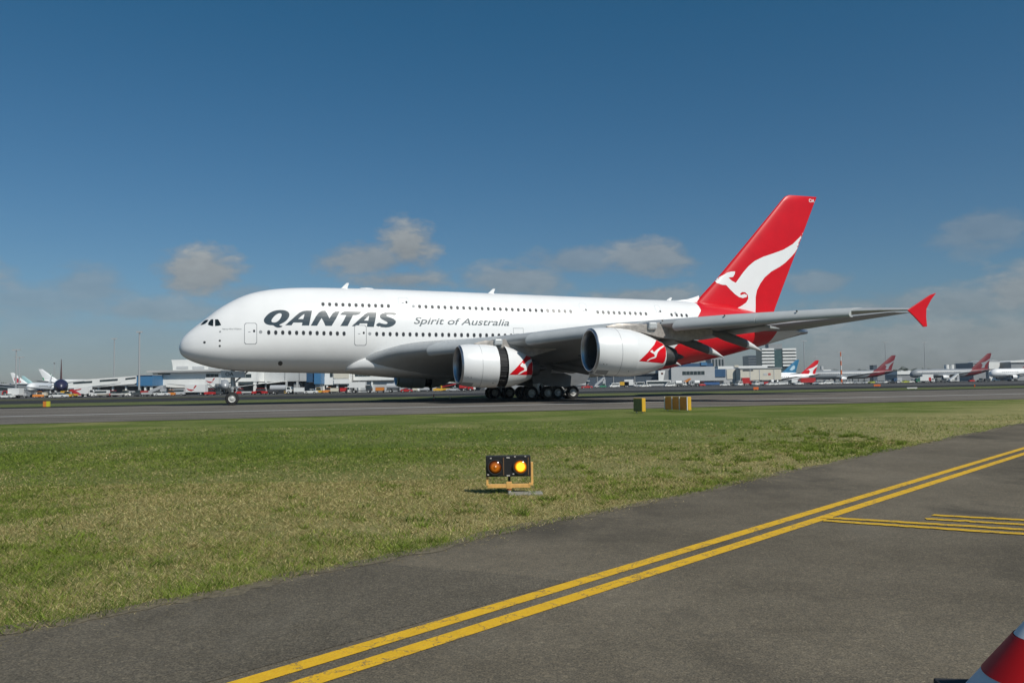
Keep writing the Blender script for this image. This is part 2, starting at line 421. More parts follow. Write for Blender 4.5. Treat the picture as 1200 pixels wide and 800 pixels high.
def paintmat(name, col, wear=0.5, crack=True):
    m = bpy.data.materials.new(name); m.use_nodes = True; t = m.node_tree; p = t.nodes['Principled BSDF']
    co = N(t, 'ShaderNodeTexCoord')
    n1 = N(t, 'ShaderNodeTexNoise', i_Scale=9.0, i_Detail=7.0, i_Roughness=0.72); t.links.new(co.outputs['Object'], n1.inputs['Vector'])
    n2 = N(t, 'ShaderNodeTexNoise', i_Scale=70.0, i_Detail=4.0, i_Roughness=0.7); t.links.new(co.outputs['Object'], n2.inputs['Vector'])
    vo = N(t, 'ShaderNodeTexVoronoi', feature='DISTANCE_TO_EDGE', i_Scale=3.4); 
    wv = N(t, 'ShaderNodeMix', data_type='RGBA', blend_type='LINEAR_LIGHT'); wv.inputs[0].default_value = 0.14
    t.links.new(co.outputs['Object'], wv.inputs[6]); t.links.new(n1.outputs['Color'], wv.inputs[7]); t.links.new(wv.outputs[2], vo.inputs['Vector'])
    worn = ramp(t, mth(t, 'ADD', mth(t, 'MULTIPLY', n1.outputs[0], 0.65), mth(t, 'MULTIPLY', n2.outputs[0], 0.45)), [(wear, 0.0), (wear + 0.09, 1.0)])
    if crack:
        worn = mth(t, 'MAXIMUM', worn, ramp(t, vo.outputs['Distance'], [(0.006, 0.95), (0.017, 0.0)]))
    base = ramp(t, n1.outputs[0], [(0.3, tuple(x * 0.78 for x in col)), (0.7, col)])
    base = mixc(t, 0.5, base, ramp(t, n2.outputs[0], [(0.3, 0.3), (0.7, 0.7)]), 'OVERLAY')
    t.links.new(mixc(t, worn, base, (0.085, 0.078, 0.066)), p.inputs['Base Color'])
    p.inputs['Roughness'].default_value = 0.75
    return m
M_yel = paintmat('yellow_marking', (0.76, 0.44, 0.010), 0.645)
M_yel2 = paintmat('pale_yellow_marking', (0.68, 0.41, 0.016), 0.62)
M_wline = paintmat('white_marking', (0.52, 0.52, 0.50), 0.62, False)
def line(name, pts, w, z, mat):
    L, Rr = [], []
    for i, p in enumerate(pts):
        a, b = Vector(pts[max(0, i - 1)][:2]), Vector(pts[min(len(pts) - 1, i + 1)][:2])
        d = (b - a).normalized(); nrm = Vector((-d.y, d.x)); q = Vector(p[:2])
        L.append(q + nrm * w / 2); Rr.append(q - nrm * w / 2)
    return sheet(name, L + Rr[::-1], z, mat)
def gline(name, uv0, uv1, w, z, mat, ext=(0, 0)):
    a, b = ground(*uv0), ground(*uv1); d = (b - a).normalized()
    a, b = a - d * ext[0], b + d * ext[1]
    n = max(2, int((b - a).length / 0.06)) if (b - a).length < 40 else 30
    pts = [a.lerp(b, k / n) for k in range(n + 1)]
    if n > 30:
        nr = Vector((-d.y, d.x, 0)); ww = rng.normal(0, 0.007, n + 1) + np.where(rng.random(n + 1) < .08, rng.normal(0, .016, n + 1), 0)
        pts = [p + nr * float(ww[i]) for i, p in enumerate(pts)]
    return line(name, pts, w, z, mat)
gline('taxi_line', (600, 705.5), (1200, 525), 0.125, 0.004, M_yel, (6, 26))
gline('taxi_line', (600, 723), (1200, 531.5), 0.130, 0.004, M_yel, (6, 26))
gline('stop_line', (963, 606.5), (1200, 620.8), 0.115, 0.008, M_yel2, (0, 4))
gline('stop_line', (965, 610.2), (1200, 626.2), 0.115, 0.008, M_yel2, (0, 4))
gline('stop_line', (1085, 608.2), (1200, 615.0), 0.105, 0.008, M_yel2, (0, 4))
gline('stop_line', (1093, 604.0), (1200, 609.6), 0.105, 0.008, M_yel2, (0, 4))
line('runway_edge_line', [tw(-14.5, 59.6), tw(20, 59.4), tw(190, 59.6)], 0.9, 0.005, M_wline)
# an older pour of asphalt beside the yellow line
pp_ = [ground(u, v) for u, v in ((-260, 800), (300, 690), (442, 660), (600, 673), (666, 681), (600, 699), (262, 794), (20, 860))]
sheet('old_apron_pour', [p[:2] for p in pp_], 0.003, M_patch)

# blades of the mown grass in the nearer field (nobody could count them: one mesh)
def grass_blades():
    ex = np.array([p[0] for p in EDGE]); ey = np.array([p[1] for p in EDGE])
    Ds, Xs = [], []
    for (d0, d1, n) in ((4.4, 8, 190000), (8, 13, 260000), (13, 20, 140000), (20, 34, 80000)):
        y = np.sqrt(rng.uniform(d0**2, d1**2, n)); x = rng.uniform(-0.72, 0.66, n) * y; q_ = rng.random(n) < .28; x = np.where(q_, np.where(rng.random(n) < .6, rng.uniform(-1.15, -.70, n), rng.uniform(.64, .95, n)) * y, x)
        Ds.append(y); Xs.append(x)
    y, x = np.concatenate(Ds), np.concatenate(Xs)
    keep = (y - np.interp(x, ex, ey)) * 0.667 > -0.035 + rng.normal(0, 0.03, len(x))
    keep &= ~((np.abs(x - .17) < .24) & (np.abs(y - 11.22) < .15))
    keep &= (-x * math.sin(PHI) + y * math.cos(PHI)) < GD + 0.05
    spill = (~keep) & (rng.random(len(x)) < 0.30 * np.exp(-np.clip((np.interp(x, ex, ey) - y) * 0.667, 0, 9) / 0.10))
    keep |= spill; lying = spill[keep]
    x, y = x[keep], y[keep]
    dist = -0.745 * x + 0.667 * (y - 8.4)
    def vnoise(px, py, seed):
        r = np.random.default_rng(seed); T = r.random((256, 256))
        xi, yi = np.floor(px).astype(int), np.floor(py).astype(int); fx, fy = px - xi, py - yi
        fx, fy = fx * fx * (3 - 2 * fx), fy * fy * (3 - 2 * fy)
        g = lambda a, b: T[a % 256, b % 256]
        return (g(xi, yi) * (1 - fx) + g(xi + 1, yi) * fx) * (1 - fy) + (g(xi, yi + 1) * (1 - fx) + g(xi + 1, yi + 1) * fx) * fy
    patch = vnoise(x * 0.45, y * 0.30, 1) * 0.50 + vnoise(x * 1.3, y * 1.0, 2) * 0.28 + vnoise(x * 3.7, y * 3.7, 3) * 0.25
    far = vnoise(x * 0.10 + y * .03, y * 0.16, 7)
    dry = np.interp(dist, [-.2, .3, .9, 5, 9, 16], [.40, .45, .66, .58, .28, .10]) + (patch - 0.5) * 2.1 + (far - 0.5) * 0.6
    # clumps: grow taller, greener tufts here and there, thin out elsewhere
    tuft = vnoise(x * 5.5, y * 5.5, 4) * 0.6 + vnoise(x * 14, y * 14, 5) * 0.4
    keep = rng.random(len(x)) < np.clip(0.35 + 1.3 * tuft, 0, 1) * np.clip((34 - y) / 12, 0, 1)
    x, y, dry, tuft, dist, lying = x[keep], y[keep], dry[keep], tuft[keep], dist[keep], lying[keep]
    m_ = 420                                              # weeds and coarser tufts, most of them near the pavement edge
    tx = rng.uniform(-9, 9, m_); tdist = rng.gamma(1.5, 1.1, m_) + .05; ty = np.interp(tx, ex, ey) + tdist / .667
    reps = rng.integers(14, 60, m_); idx = np.repeat(np.arange(m_), reps); rad = rng.uniform(.03, .13, m_)[idx]
    wx = tx[idx] + rng.normal(0, 1, len(idx)) * rad; wy = ty[idx] + rng.normal(0, 1, len(idx)) * rad
    weed = np.concatenate([np.zeros(len(x), bool), np.ones(len(wx), bool)])
    x, y = np.concatenate([x, wx]), np.concatenate([y, wy]); dry = np.concatenate([dry, np.where(rng.random(m_) < .2, .8, .02)[idx]])
    tuft = np.concatenate([tuft, rng.uniform(.7, 1.1, len(wx))]); dist = np.concatenate([dist, tdist[idx]]); lying = np.concatenate([lying, np.zeros(len(wx), bool)])
    n = len(x)
    straw = rng.random(n) < np.clip(dry, 0.04, 0.93)
    h = (0.016 + 0.024 * rng.random(n)) * (0.6 + 0.9 * tuft); straw |= lying; h = np.where(straw, h * 0.7, h * 1.15); h = np.where(lying, 0.006, h); h = np.where(weed, h * 1.25, h)
    h *= np.clip(y / 14, 1.0, 2.0) ** 0.5
    w = 0.0024 * np.clip(y / 7, 1, 7) * rng.uniform(0.7, 1.5, n)
    th = rng.uniform(0, 2 * np.pi, n); lean = h * np.where(straw, rng.uniform(1.0, 3.2, n), rng.uniform(0.5, 2.2, n))
    ph = rng.uniform(0, 2 * np.pi, n)
    P = np.zeros((n, 3, 3), np.float32)
    w = np.where(weed, w * 1.7, w)
    P[:, 0, 0] = x - np.cos(ph) * w; P[:, 0, 1] = y - np.sin(ph) * w
    P[:, 1, 0] = x + np.cos(ph) * w; P[:, 1, 1] = y + np.sin(ph) * w
    P[:, 2, 0] = x + np.cos(th) * lean; P[:, 2, 1] = y + np.sin(th) * lean; P[:, 2, 2] = h
    P[:, 2, 0] += np.where(lying, np.cos(th) * .03, 0); P[:, 2, 1] += np.where(lying, np.sin(th) * .03, 0)
    P[:, :2, 2] = np.where(lying, 0.002, -0.006)[:, None]
    g0, g1, g2 = np.array([0.040, 0.085, 0.010]), np.array([0.24, 0.32, 0.045]), np.array([0.36, 0.38, 0.09])
    s0, s1 = np.array([0.24, 0.19, 0.065]), np.array([0.80, 0.68, 0.33])
    k = rng.random((n, 1)); k2 = np.clip(patch_k := rng.random((n, 1)) ** 2, 0, 1)
    k = np.clip(k * .75 + (vnoise(x * 9, y * 9, 21)[:, None] - .5) * .9 + .12, 0, 1)
    green = (g0 * (1 - k) + g1 * k) * (1 - .35 * k2) + g2 * .35 * k2
    colr = np.where(straw[:, None], s0 * (1 - k2) + s1 * k2, green)
    me = bpy.data.meshes.new('grass_blades')
    me.vertices.add(n * 3); me.vertices.foreach_set('co', P.reshape(-1))
    me.loops.add(n * 3); me.loops.foreach_set('vertex_index', np.arange(n * 3, dtype=np.int32))
    me.polygons.add(n); me.polygons.foreach_set('loop_start', np.arange(0, n * 3, 3, dtype=np.int32))
    at_ = me.attributes.new('tone', 'FLOAT_COLOR', 'FACE')
    at_.data.foreach_set('color', np.concatenate([colr, np.ones((n, 1))], 1).astype(np.float32).reshape(-1))
    me.update(calc_edges=True)
    me.materials.append(grassmat('grass_blade', True))
    o = bpy.data.objects.new('grass', me); COL.objects.link(o)
    tag(o, 'short mown grass, green with straw patches, beside the apron', 'grass', kind='stuff')
grass_blades()

# ------------------------------------------------------------------ the big airliner
# local axes: X aft of the nose, Y to starboard (P = port = -Y), Z up
JET = thing('passenger_jet', 'huge white double-deck airliner with red kangaroo tail rolling along the runway', 'airplane', (-31.449, 78.323, 0), PHI)
JM = Matrix.Translation((-31.449, 78.323, 0)) @ Matrix.Rotation(PHI, 4, 'Z')
JI = JM.inverted()
f_top = pchip([0, .19, .64, 1.24, 1.92, 2.53, 3.22, 3.83, 4.61, 5.39, 6.17, 6.96, 8.56, 10.18, 11.8, 13.5, 19.4, 23.9, 33.2, 43.1, 53.8, 58, 62, 65, 67.5, 69.5, 70.3],
              [5.45, 6.1, 6.75, 7.32, 7.89, 8.39, 8.97, 9.41, 9.9, 10.31, 10.65, 10.9, 11.2, 11.36, 11.43, 11.46, 11.45, 11.38, 11.22, 11.04, 10.82, 10.55, 9.95, 9.2, 8.35, 7.62, 7.48])
f_bot = pchip([0, .2, .65, 1.56, 3.08, 4.63, 6.97, 10.2, 15.1, 18.5, 40, 46, 50.5, 53.7, 58.4, 62.6, 64.2, 67.5, 69.5, 70.3],
              [5.45, 4.89, 4.5, 4.05, 3.6, 3.33, 3.16, 3.05, 2.93, 2.86, 2.75, 2.78, 3.0, 3.58, 4.43, 5.38, 5.76, 6.55, 7.08, 7.2])
f_w = pchip([0, .2, .65, 1.56, 3.08, 4.63, 6.97, 10.2, 13.5, 47, 51, 55, 60, 65, 68, 70.3], [.02, .62, 1.18, 1.82, 2.47, 2.87, 3.23, 3.49, 3.57, 3.57, 3.42, 3.0, 2.3, 1.4, .78, .16])
f_zc = pchip([0, 3, 7, 13, 47, 54, 60, 65, 70.3], [5.45, 5.6, 6.1, 6.5, 6.4, 6.9, 7.25, 7.4, 7.34])
xs = list(0.03 + 13.5 * (np.linspace(0, 1, 44) ** 1.9)) + list(np.linspace(14.2, 46, 54)) + list(np.linspace(46.6, 70.3, 44))
NF = 72
rings = []
for X in xs:
    zt, zb, w, zc = f_top(X), f_bot(X), f_w(X), f_zc(X)
    zc = min(max(zc, zb + .2 * (zt - zb)), zt - .2 * (zt - zb)); r = []
    for t in np.linspace(0, 2 * math.pi, NF, endpoint=False):
        c, s = math.cos(t), math.sin(t); e = 2 / 2.12
        r.append((X, w * math.copysign(abs(c) ** e, c), zc + ((zt - zc) if s > 0 else (zc - zb)) * math.copysign(abs(s) ** e, s)))
    rings.append(r)
fus = MB(); fus.rings(rings)
# paint: white with the red tail band bounded by two raked lines
def fuselage_paint():
    m = bpy.data.materials.new('fuselage_paint'); m.use_nodes = True; t = m.node_tree; p = t.nodes['Principled BSDF']
    co = N(t, 'ShaderNodeTexCoord'); sp = N(t, 'ShaderNodeSeparateXYZ'); t.links.new(co.outputs['Object'], sp.inputs[0])
    X, Z = sp.outputs[0], sp.outputs[2]
    zz = mth(t, 'MINIMUM', Z, 9.6)
    b0 = mth(t, 'MULTIPLY_ADD', mth(t, 'MAXIMUM', mth(t, 'SUBTRACT', zz, 4.0), 0.0), 0.94, 49.5)
    b1 = mth(t, 'MULTIPLY_ADD', Z, 0.72, 60.1)
    red = mth(t, 'MULTIPLY', mth(t, 'GREATER_THAN', X, b0), mth(t, 'LESS_THAN', X, b1))
    nn = N(t, 'ShaderNodeTexNoise', i_Scale=0.5, i_Detail=5.0); t.links.new(co.outputs['Object'], nn.inputs['Vector'])
    wht = ramp(t, nn.outputs[0], [(0.3, (.775, .775, .765)), (0.7, (.815, .815, .805))])
    grime = N(t, 'ShaderNodeTexNoise', i_Scale=1.0, i_Detail=5.0)
    mp_ = N(t, 'ShaderNodeMapping'); mp_.inputs['Scale'].default_value = (0.25, 1, 2.2); t.links.new(co.outputs['Object'], mp_.inputs[0]); t.links.new(mp_.outputs[0], grime.inputs['Vector'])
    # frame and skin-lap lines, very faint
    fr = mth(t, 'LESS_THAN', mth(t, 'FRACT', mth(t, 'DIVIDE', X, 3.81)), 0.006)
    lap = mth(t, 'LESS_THAN', mth(t, 'FRACT', mth(t, 'DIVIDE', Z, 2.14)), 0.007)
    wht = mixc(t, mth(t, 'MULTIPLY', mth(t, 'MAXIMUM', fr, lap), 0.14), wht, (.42, .43, .43))
    wht = mixc(t, mth(t, 'MULTIPLY', ramp(t, grime.outputs[0], [(0.5, 0.0), (0.8, 1.0)]), 0.10), wht, (.52, .51, .48))
    t.links.new(mixc(t, red, wht, RED), p.inputs['Base Color'])
    p.inputs['Roughness'].default_value = 0.33; p.inputs['Coat Weight'].default_value = 0.25; p.inputs['Coat Roughness'].default_value = 0.1
    bn = N(t, 'ShaderNodeTexNoise', i_Scale=0.9, i_Detail=2.0); t.links.new(co.outputs['Object'], bn.inputs['Vector'])
    bp = N(t, 'ShaderNodeBump', i_Strength=0.12, i_Distance=0.05); t.links.new(bn.outputs[0], bp.inputs['Height']); t.links.new(bp.outputs[0], p.inputs['Normal'])
    return m
M_fus = fuselage_paint()
FUS = fus.build('fuselage', M_fus, JET, smooth=True, sharp=60)
def bvh_of(mb): return BVHTree.FromPolygons([Vector(v) for v in mb.v], mb.f)
BF = bvh_of(fus)
CL = JI @ CAMP
def hit_px(u, v, bvh):
    d = (JI.to_3x3() @ ray(u, v)).normalized(); h = bvh.ray_cast(CL, d)
    return h
def xz(u, v):                                            # photo pixel -> (X, Z) on the port side of the fuselage
    p = hit_px(u, v, BF)[0]
    return (p.x, p.z)
def side_hit(X, Z, bvh=BF): return bvh.ray_cast(Vector((X, -40, Z)), Vector((0, 1, 0)))
def decal(name, loops, bvh, mat, parent, off=0.006, step=0.12, px=False):
    vs, fs = triangulate(loops, step)
    out, ok = [], []
    for q in vs:
        h = hit_px(q.x, q.y, bvh) if px else side_hit(q.x, q.y, bvh)
        ok.append(h[0] is not None); out.append(h[0] + h[1] * (off if h[1].y < 0.3 else -off) if h[0] is not None else Vector())
    mb = MB(); mb.add(out, [f for f in fs if all(ok[i] for i in f)])
    used = {i for f in mb.f for i in f}; mp_ = {i: k for k, i in enumerate(sorted(used))}
    mb.v = [mb.v[i] for i in sorted(used)]; mb.f = [tuple(mp_[i] for i in f) for f in mb.f]
    o = mb.build(name, mat, parent, smooth=True, sharp=80)
    return o

# belly fairing
st = [(15.4, 2.2, 4.3, 2.98, 3.4), (16.6, 3.05, 4.75, 2.82, 3.7), (18.5, 3.72, 5.15, 2.62, 3.8), (21, 4.05, 5.5, 2.42, 3.9), (25, 4.25, 5.7, 2.28, 4.0), (30, 4.3, 5.8, 2.2, 4.0), (36, 4.3, 5.8, 2.15, 4.0), (40, 4.2, 5.7, 2.2, 4.0), (43.5, 3.9, 5.4, 2.35, 3.95), (46.5, 3.2, 4.9, 2.6, 3.8), (49, 2.2, 4.3, 2.95, 3.6)]
fx = [pchip([a[0] for a in st], [a[i] for a in st]) for i in range(1, 5)]
mb = MB(); rr = []
for X in np.linspace(15.4, 49, 60):
    w, zt, zb, zc = (f(X) for f in fx); r = []
    for t in np.linspace(0, 2 * math.pi, 48, endpoint=False):
        c, s = math.cos(t), math.sin(t); e = 2 / 2.5
        r.append((X, w * math.copysign(abs(c) ** e, c), zc + ((zt - zc) if s > 0 else (zc - zb)) * math.copysign(abs(s) ** e, s)))
    rr.append(r)
mb.rings(rr); mb.build('belly_fairing', pbr('fairing_paint', (0.70, 0.70, 0.69), 0.38, var=0.04, vscale=0.8, coat=0.15), JET, smooth=True, sharp=60)

# cabin windows: small dark lenses lying on the skin
def oval(w, h, n=16): return [(w / 2 * math.copysign(abs(math.cos(t)) ** .8, math.cos(t)), h / 2 * math.copysign(abs(math.sin(t)) ** .8, math.sin(t))) for t in np.linspace(0, 2 * math.pi, n, endpoint=False)]
wm = MB(); o1, o2 = oval(.32, .44), oval(.27, .39)
wm.rings([[(x, 0.0, z) for x, z in o1], [(x, -.012, z) for x, z in o2]], cap=False, mi=1)
wm.add([(x, -.012, z) for x, z in o2], [tuple(range(16))], 0)
WIN = wm.mesh('window', [M_win, M_seam])
def window(X, Z, mesh=WIN):
    p, n, *_ = side_hit(X, Z)
    if n.y > 0: n = -n
    y = -n; x = Vector((1, 0, 0)); x = (x - y * x.dot(y)).normalized(); z = x.cross(y)
    o = bpy.data.objects.new('window', mesh); COL.objects.link(o); o.parent = JET
    o.matrix_local = Matrix(((x.x, y.x, z.x, p.x + n.x * .004), (x.y, y.y, z.y, p.y + n.y * .004), (x.z, y.z, z.z, p.z + n.z * .004), (0, 0, 0, 1)))
def row(uv0, uv1, n, skip=()):
    a, b = xz(*uv0), xz(*uv1)
    for i in range(n):
        if i in skip: continue
        t = i / (n - 1); window(a[0] + (b[0] - a[0]) * t, a[1] + (b[1] - a[1]) * t)
row((378.5, 356.4), (455.2, 358.6), 11)
row((491.7, 359.2), (668.8, 365), 26)
row((700.5, 365.8), (757, 367.7), 10)
row((787, 368.8), (804.6, 369.6), 4)
row((315, 389.4), (403.2, 390.8), 12)
row((441.5, 391.2), (599, 393.2), 22)

# doors: panel, seam, small porthole
def door(p0, p1, seam=None, port=(.78, .62)):
    (x0, z1), (x1, z0) = xz(*p0), xz(*p1); r = .14
    rect = lambda a: [(x0 - a + r, z0 - a), (x1 + a - r, z0 - a), (x1 + a, z0 - a + r), (x1 + a, z1 + a - r), (x1 + a - r, z1 + a), (x0 - a + r, z1 + a), (x0 - a, z1 + a - r), (x0 - a, z0 - a + r)]
    d = decal('door', [rect(-.03)], BF, M_white, JET, .008, .3)
    decal('door_seam', [rect(.02), rect(-.035)], BF, seam or M_seam, d, .012, .3)
    cx, cz = x0 + (x1 - x0) * port[0], z0 + (z1 - z0) * port[1]
    decal('door_window', [[(cx + a * .55, cz + b * .55) for a, b in oval(.34, .44)]], BF, M_win, d, .016, .2)
    hx = x0 + (x1 - x0) * .3
    decal('door_handle', [[(hx, cz - .12), (hx + .22, cz - .12), (hx + .22, cz - .06), (hx, cz - .06)]], BF, M_seam, d, .016, .2)
door((286.5, 378.5), (301, 403)); door((415.3, 381), (429.3, 404.6)); door((466, 348.5), (480, 363.5), M_faint)
door((677.5, 355.5), (691, 376), M_faint); door((766, 357.5), (778, 377), M_faint)
hx0, hz0 = xz(601.5, 384.5); hx1, hz1 = xz(613.3, 391)
ring2 = lambda a: [(hx0 - a, hz1 - a), (hx1 + a, hz1 - a), (hx1 + a, hz0 + a), (hx0 - a, hz0 + a)]
decal('hatch', [ring2(.02), ring2(-.02)], BF, M_seam, JET, .012, .3)
for (u, v, w) in ((258, 388.5, .09), (257.6, 399, .10), (257.6, 405.2, .10), (239.7, 401, .12), (328.5, 425.5, .22), (305.5, 388.8, .16), (433.4, 390.9, .16), (484.5, 359, .16), (791.5, 366.8, .14)):
    X, Z = xz(u, v)
    decal('probe', [[(X + w * math.cos(t), Z + w * math.sin(t)) for t in np.linspace(0, 6.28, 9)[:-1]]], BF, M_seam if v < 396 else M_dark, JET, .012, .2)
cp = lambda pts: [(230 + x / 17.14, 365 + y / 17.14) for x, y in pts]
for pts in (((85, 268), (150, 195), (190, 170), (248, 166), (225, 205), (180, 245), (115, 268)), ((235, 250), (250, 215), (290, 165), (312, 156), (345, 154), (343, 290), (300, 286), (245, 270)), ((378, 158), (430, 156), (446, 165), (500, 262), (495, 275), (440, 286), (378, 291))):
    decal('cockpit_window', [cp(pts)], BF, M_cock, JET, .012, .8, px=True)

# the name along the forward fuselage
q1 = lambda pts: [(300 + x / 13.333, 355 + y / 13.333) for x, y in pts]
q2 = lambda pts: [(380 + x / 13.333, 355 + y / 13.333) for x, y in pts]
LET = []
LET.append([smooth_loop(q1([(120, 270), (130, 240), (160, 200), (210, 155), (270, 125), (340, 110), (420, 108), (480, 122), (515, 150), (525, 185), (510, 230), (475, 275), (425, 310), (375, 333), (360, 342), (385, 352), (422, 361), (395, 378), (350, 386), (310, 378), (275, 352), (265, 348), (210, 345), (160, 330), (130, 305)])),
            smooth_loop(q1([(240, 280), (250, 250), (290, 200), (340, 165), (380, 158), (402, 172), (400, 200), (375, 250), (335, 290), (290, 305), (250, 298)]))])
LET.append([q1([(455, 347), (560, 255), (620, 200), (680, 150), (730, 128), (790, 119), (878, 120), (870, 150), (850, 250), (830, 352), (715, 352), (725, 305), (585, 305), (555, 348)]), q1([(660, 250), (700, 210), (740, 180), (758, 172), (750, 210), (738, 250)])])
LET.append([q1([(855, 354), (935, 210), (980, 150), (1030, 122), (1085, 121), (1110, 160), (1147, 240), (1197, 162), (1237, 132), (1312, 126), (1252, 240), (1182, 357), (1085, 357), (1060, 300), (1025, 235), (990, 290), (955, 354)])])
LET.append([q2([(245, 183), (265, 160), (310, 130), (360, 128), (585, 135), (550, 172), (510, 186), (450, 189), (410, 270), (365, 359), (250, 359), (300, 280), (345, 188)])])
LET.append([q2([(430, 361), (540, 260), (600, 205), (660, 155), (720, 136), (820, 138), (810, 200), (790, 300), (775, 373), (665, 371), (674, 318), (560, 318), (525, 362)]), q2([(620, 272), (660, 230), (700, 197), (695, 235), (688, 275)])])
LET.append([smooth_loop(q2([(803, 347), (850, 303), (900, 320), (960, 330), (992, 318), (985, 298), (930, 270), (880, 240), (865, 210), (875, 180), (920, 152), (1000, 140), (1080, 142), (1137, 160), (1110, 190), (1060, 182), (1000, 175), (965, 187), (978, 207), (1030, 225), (1095, 255), (1122, 285), (1112, 325), (1060, 365), (980, 383), (900, 378), (840, 366)]))])
for L in LET:
    decal('title_letter', L, BF, M_title, JET, .005, .9, px=True)

def text_mesh(body, shear=0.0, bold=0.0):
    cu = bpy.data.curves.new('lettering', 'FONT'); cu.body = body; cu.shear = shear; cu.offset = bold; cu.resolution_u = 4
    o = bpy.data.objects.new('lettering', cu); COL.objects.link(o)
    dg = bpy.context.evaluated_depsgraph_get(); me = bpy.data.meshes.new_from_object(o.evaluated_get(dg))
    bpy.data.objects.remove(o); bpy.data.curves.remove(cu)
    bm = bmesh.new(); bm.from_mesh(me); bpy.data.meshes.remove(me); return bm
def wrap_text(name, body, uv0, uv1, height, mat, shear, bold, parent=JET, bvh=BF, off=.006):
    a, b = xz(*uv0), xz(*uv1); bm = text_mesh(body, shear, bold)
    x0, x1 = min(v.co.x for v in bm.verts), max(v.co.x for v in bm.verts)
    for k in np.arange(-.4, 1.0, .12):
        bmesh.ops.bisect_plane(bm, geom=bm.verts[:] + bm.edges[:] + bm.faces[:], plane_co=(0, k, 0), plane_no=(0, 1, 0))
    for v in bm.verts:
        t = (v.co.x - x0) / (x1 - x0); X = a[0] + (b[0] - a[0]) * t; Z = a[1] + (b[1] - a[1]) * t + v.co.y / .73 * height
        p, n, *_ = side_hit(X, Z, bvh); n = n if n.y < 0 else -n
        v.co = p + n * off
    me = bpy.data.meshes.new(name); bm.to_mesh(me); bm.free(); me.materials.append(mat)
    o = bpy.data.objects.new(name, me); COL.objects.link(o); o.parent = parent; return o
wrap_text('slogan_lettering', 'Spirit of Australia', (485, 379.3), (597, 381.7), .72, M_script, .32, .012)
wrap_text('name_lettering', 'Nancy-Bird Walton', (260.3, 386.3), (283, 386.2), .16, M_script, .3, 0)

# fin with dorsal fillet and kangaroo
def foil(t, n=14):                                       # unit airfoil loop, thickness t
    xs_ = (1 - np.cos(np.linspace(0, math.pi, n))) / 2
    y = 5 * t * (.2969 * np.sqrt(xs_) - .126 * xs_ - .3516 * xs_**2 + .2843 * xs_**3 - .1036 * xs_**4)
    return [(float(x), float(v)) for x, v in zip(xs_, y)] + [(float(x), -float(v)) for x, v in zip(xs_[-2:0:-1], y[-2:0:-1])]
fin = MB(); rr = []
for (z, xl, xt, tc_) in ((8.6, 53.0, 65.5, .085), (10.4, 55.0, 66.25, .085), (13.4, 58.15, 67.65, .09), (18.0, 62.55, 69.85, .09), (23.2, 67.45, 72.28, .085), (23.75, 68.0, 72.55, .07), (24.0, 68.6, 72.66, .03)):
    rr.append([(xl + (xt - xl) * x, (xt - xl) * y, z) for x, y in foil(tc_)])
fin.rings(rr); FIN = fin.build('tail_fin', M_red, JET, smooth=True)
BFIN = bvh_of(fin)
kp = lambda pts: [(780 + x / 5, 220 + y / 5) for x, y in pts]
KANG = [(818, 236), (790, 285), (745, 330), (690, 363), (630, 385), (570, 405), (520, 430), (485, 460), (455, 495), (430, 530), (411, 557), (388, 545), (368, 526), (395, 522), (405, 505), (407, 490), (385, 491), (360, 497), (345, 508), (315, 522), (286, 545), (300, 558), (330, 568), (355, 570), (380, 597), (405, 622), (430, 640), (452, 646), (474, 640), (478, 629), (462, 622), (440, 629), (436, 621), (448, 611), (466, 612), (482, 628), (484, 650), (472, 672), (450, 688), (420, 705), (383, 745), (372, 765), (527, 765), (526, 735), (527, 690), (527, 640), (535, 600), (555, 560), (580, 525), (620, 490), (665, 465), (700, 440), (735, 405), (757, 380), (778, 345), (798, 300)]
decal('kangaroo_emblem', [kp(KANG)], BFIN, M_white, FIN, .012, 1.6, px=True)
def flat_text(name, body, uv, hgt, mat, bvh, parent):
    p = hit_px(*uv, bvh)[0]; bm = text_mesh(body, 0, .02)
    for v in bm.verts:
        h = side_hit(p.x + v.co.x * hgt / .73, p.z + v.co.y * hgt / .73, bvh)
        if h[0] is not None: v.co = h[0] - Vector((0, .012, 0))
    me = bpy.data.meshes.new(name); bm.to_mesh(me); bm.free(); me.materials.append(mat)
    o = bpy.data.objects.new(name, me); COL.objects.link(o); o.parent = parent
flat_text('registration', 'OA', (947.8, 236.8), .42, M_white, BFIN, FIN)
mb = MB(); rr = []                                       # white dorsal fillet
for (X, zt, w) in ((51.0, 10.88, .05), (53.0, 10.92, .14), (54.4, 11.08, .20), (55.2, 11.32, .20), (55.9, 11.55, .16)):
    rr.append([(X, -w - .12, 10.2), (X, -w * .6, (10.3 + zt) / 2), (X, 0, zt), (X, w * .6, (10.3 + zt) / 2), (X, w + .12, 10.2)])
mb.rings(rr, close=True); mb.build('dorsal_fillet', M_white, JET, smooth=True)
# tailplane
for sd in (1, -1):
    mb = MB(); rr = []
    for (P, xl, xt, z, t) in ((.5, 60.4, 70.2, 7.75, .10), (2.4, 62.0, 70.4, 7.85, .10), (8.5, 65.6, 71.2, 8.15, .095), (14.8, 69.2, 72.0, 8.45, .09), (15.2, 69.7, 72.1, 8.47, .03)):
        rr.append([(xl + (xt - xl) * x, -sd * P, z + (xt - xl) * y) for x, y in foil(t)])
    mb.rings(rr); mb.build('tailplane', M_wing, JET, smooth=True)
mb = MB(); mb.lathe([(67.2, .93), (68.4, .66), (69.6, .38), (70.55, .23), (70.56, .18), (70.1, .16)], (0, 0, 7.42), n=24)
mb.build('tail_cone', M_metal, JET, smooth=True)

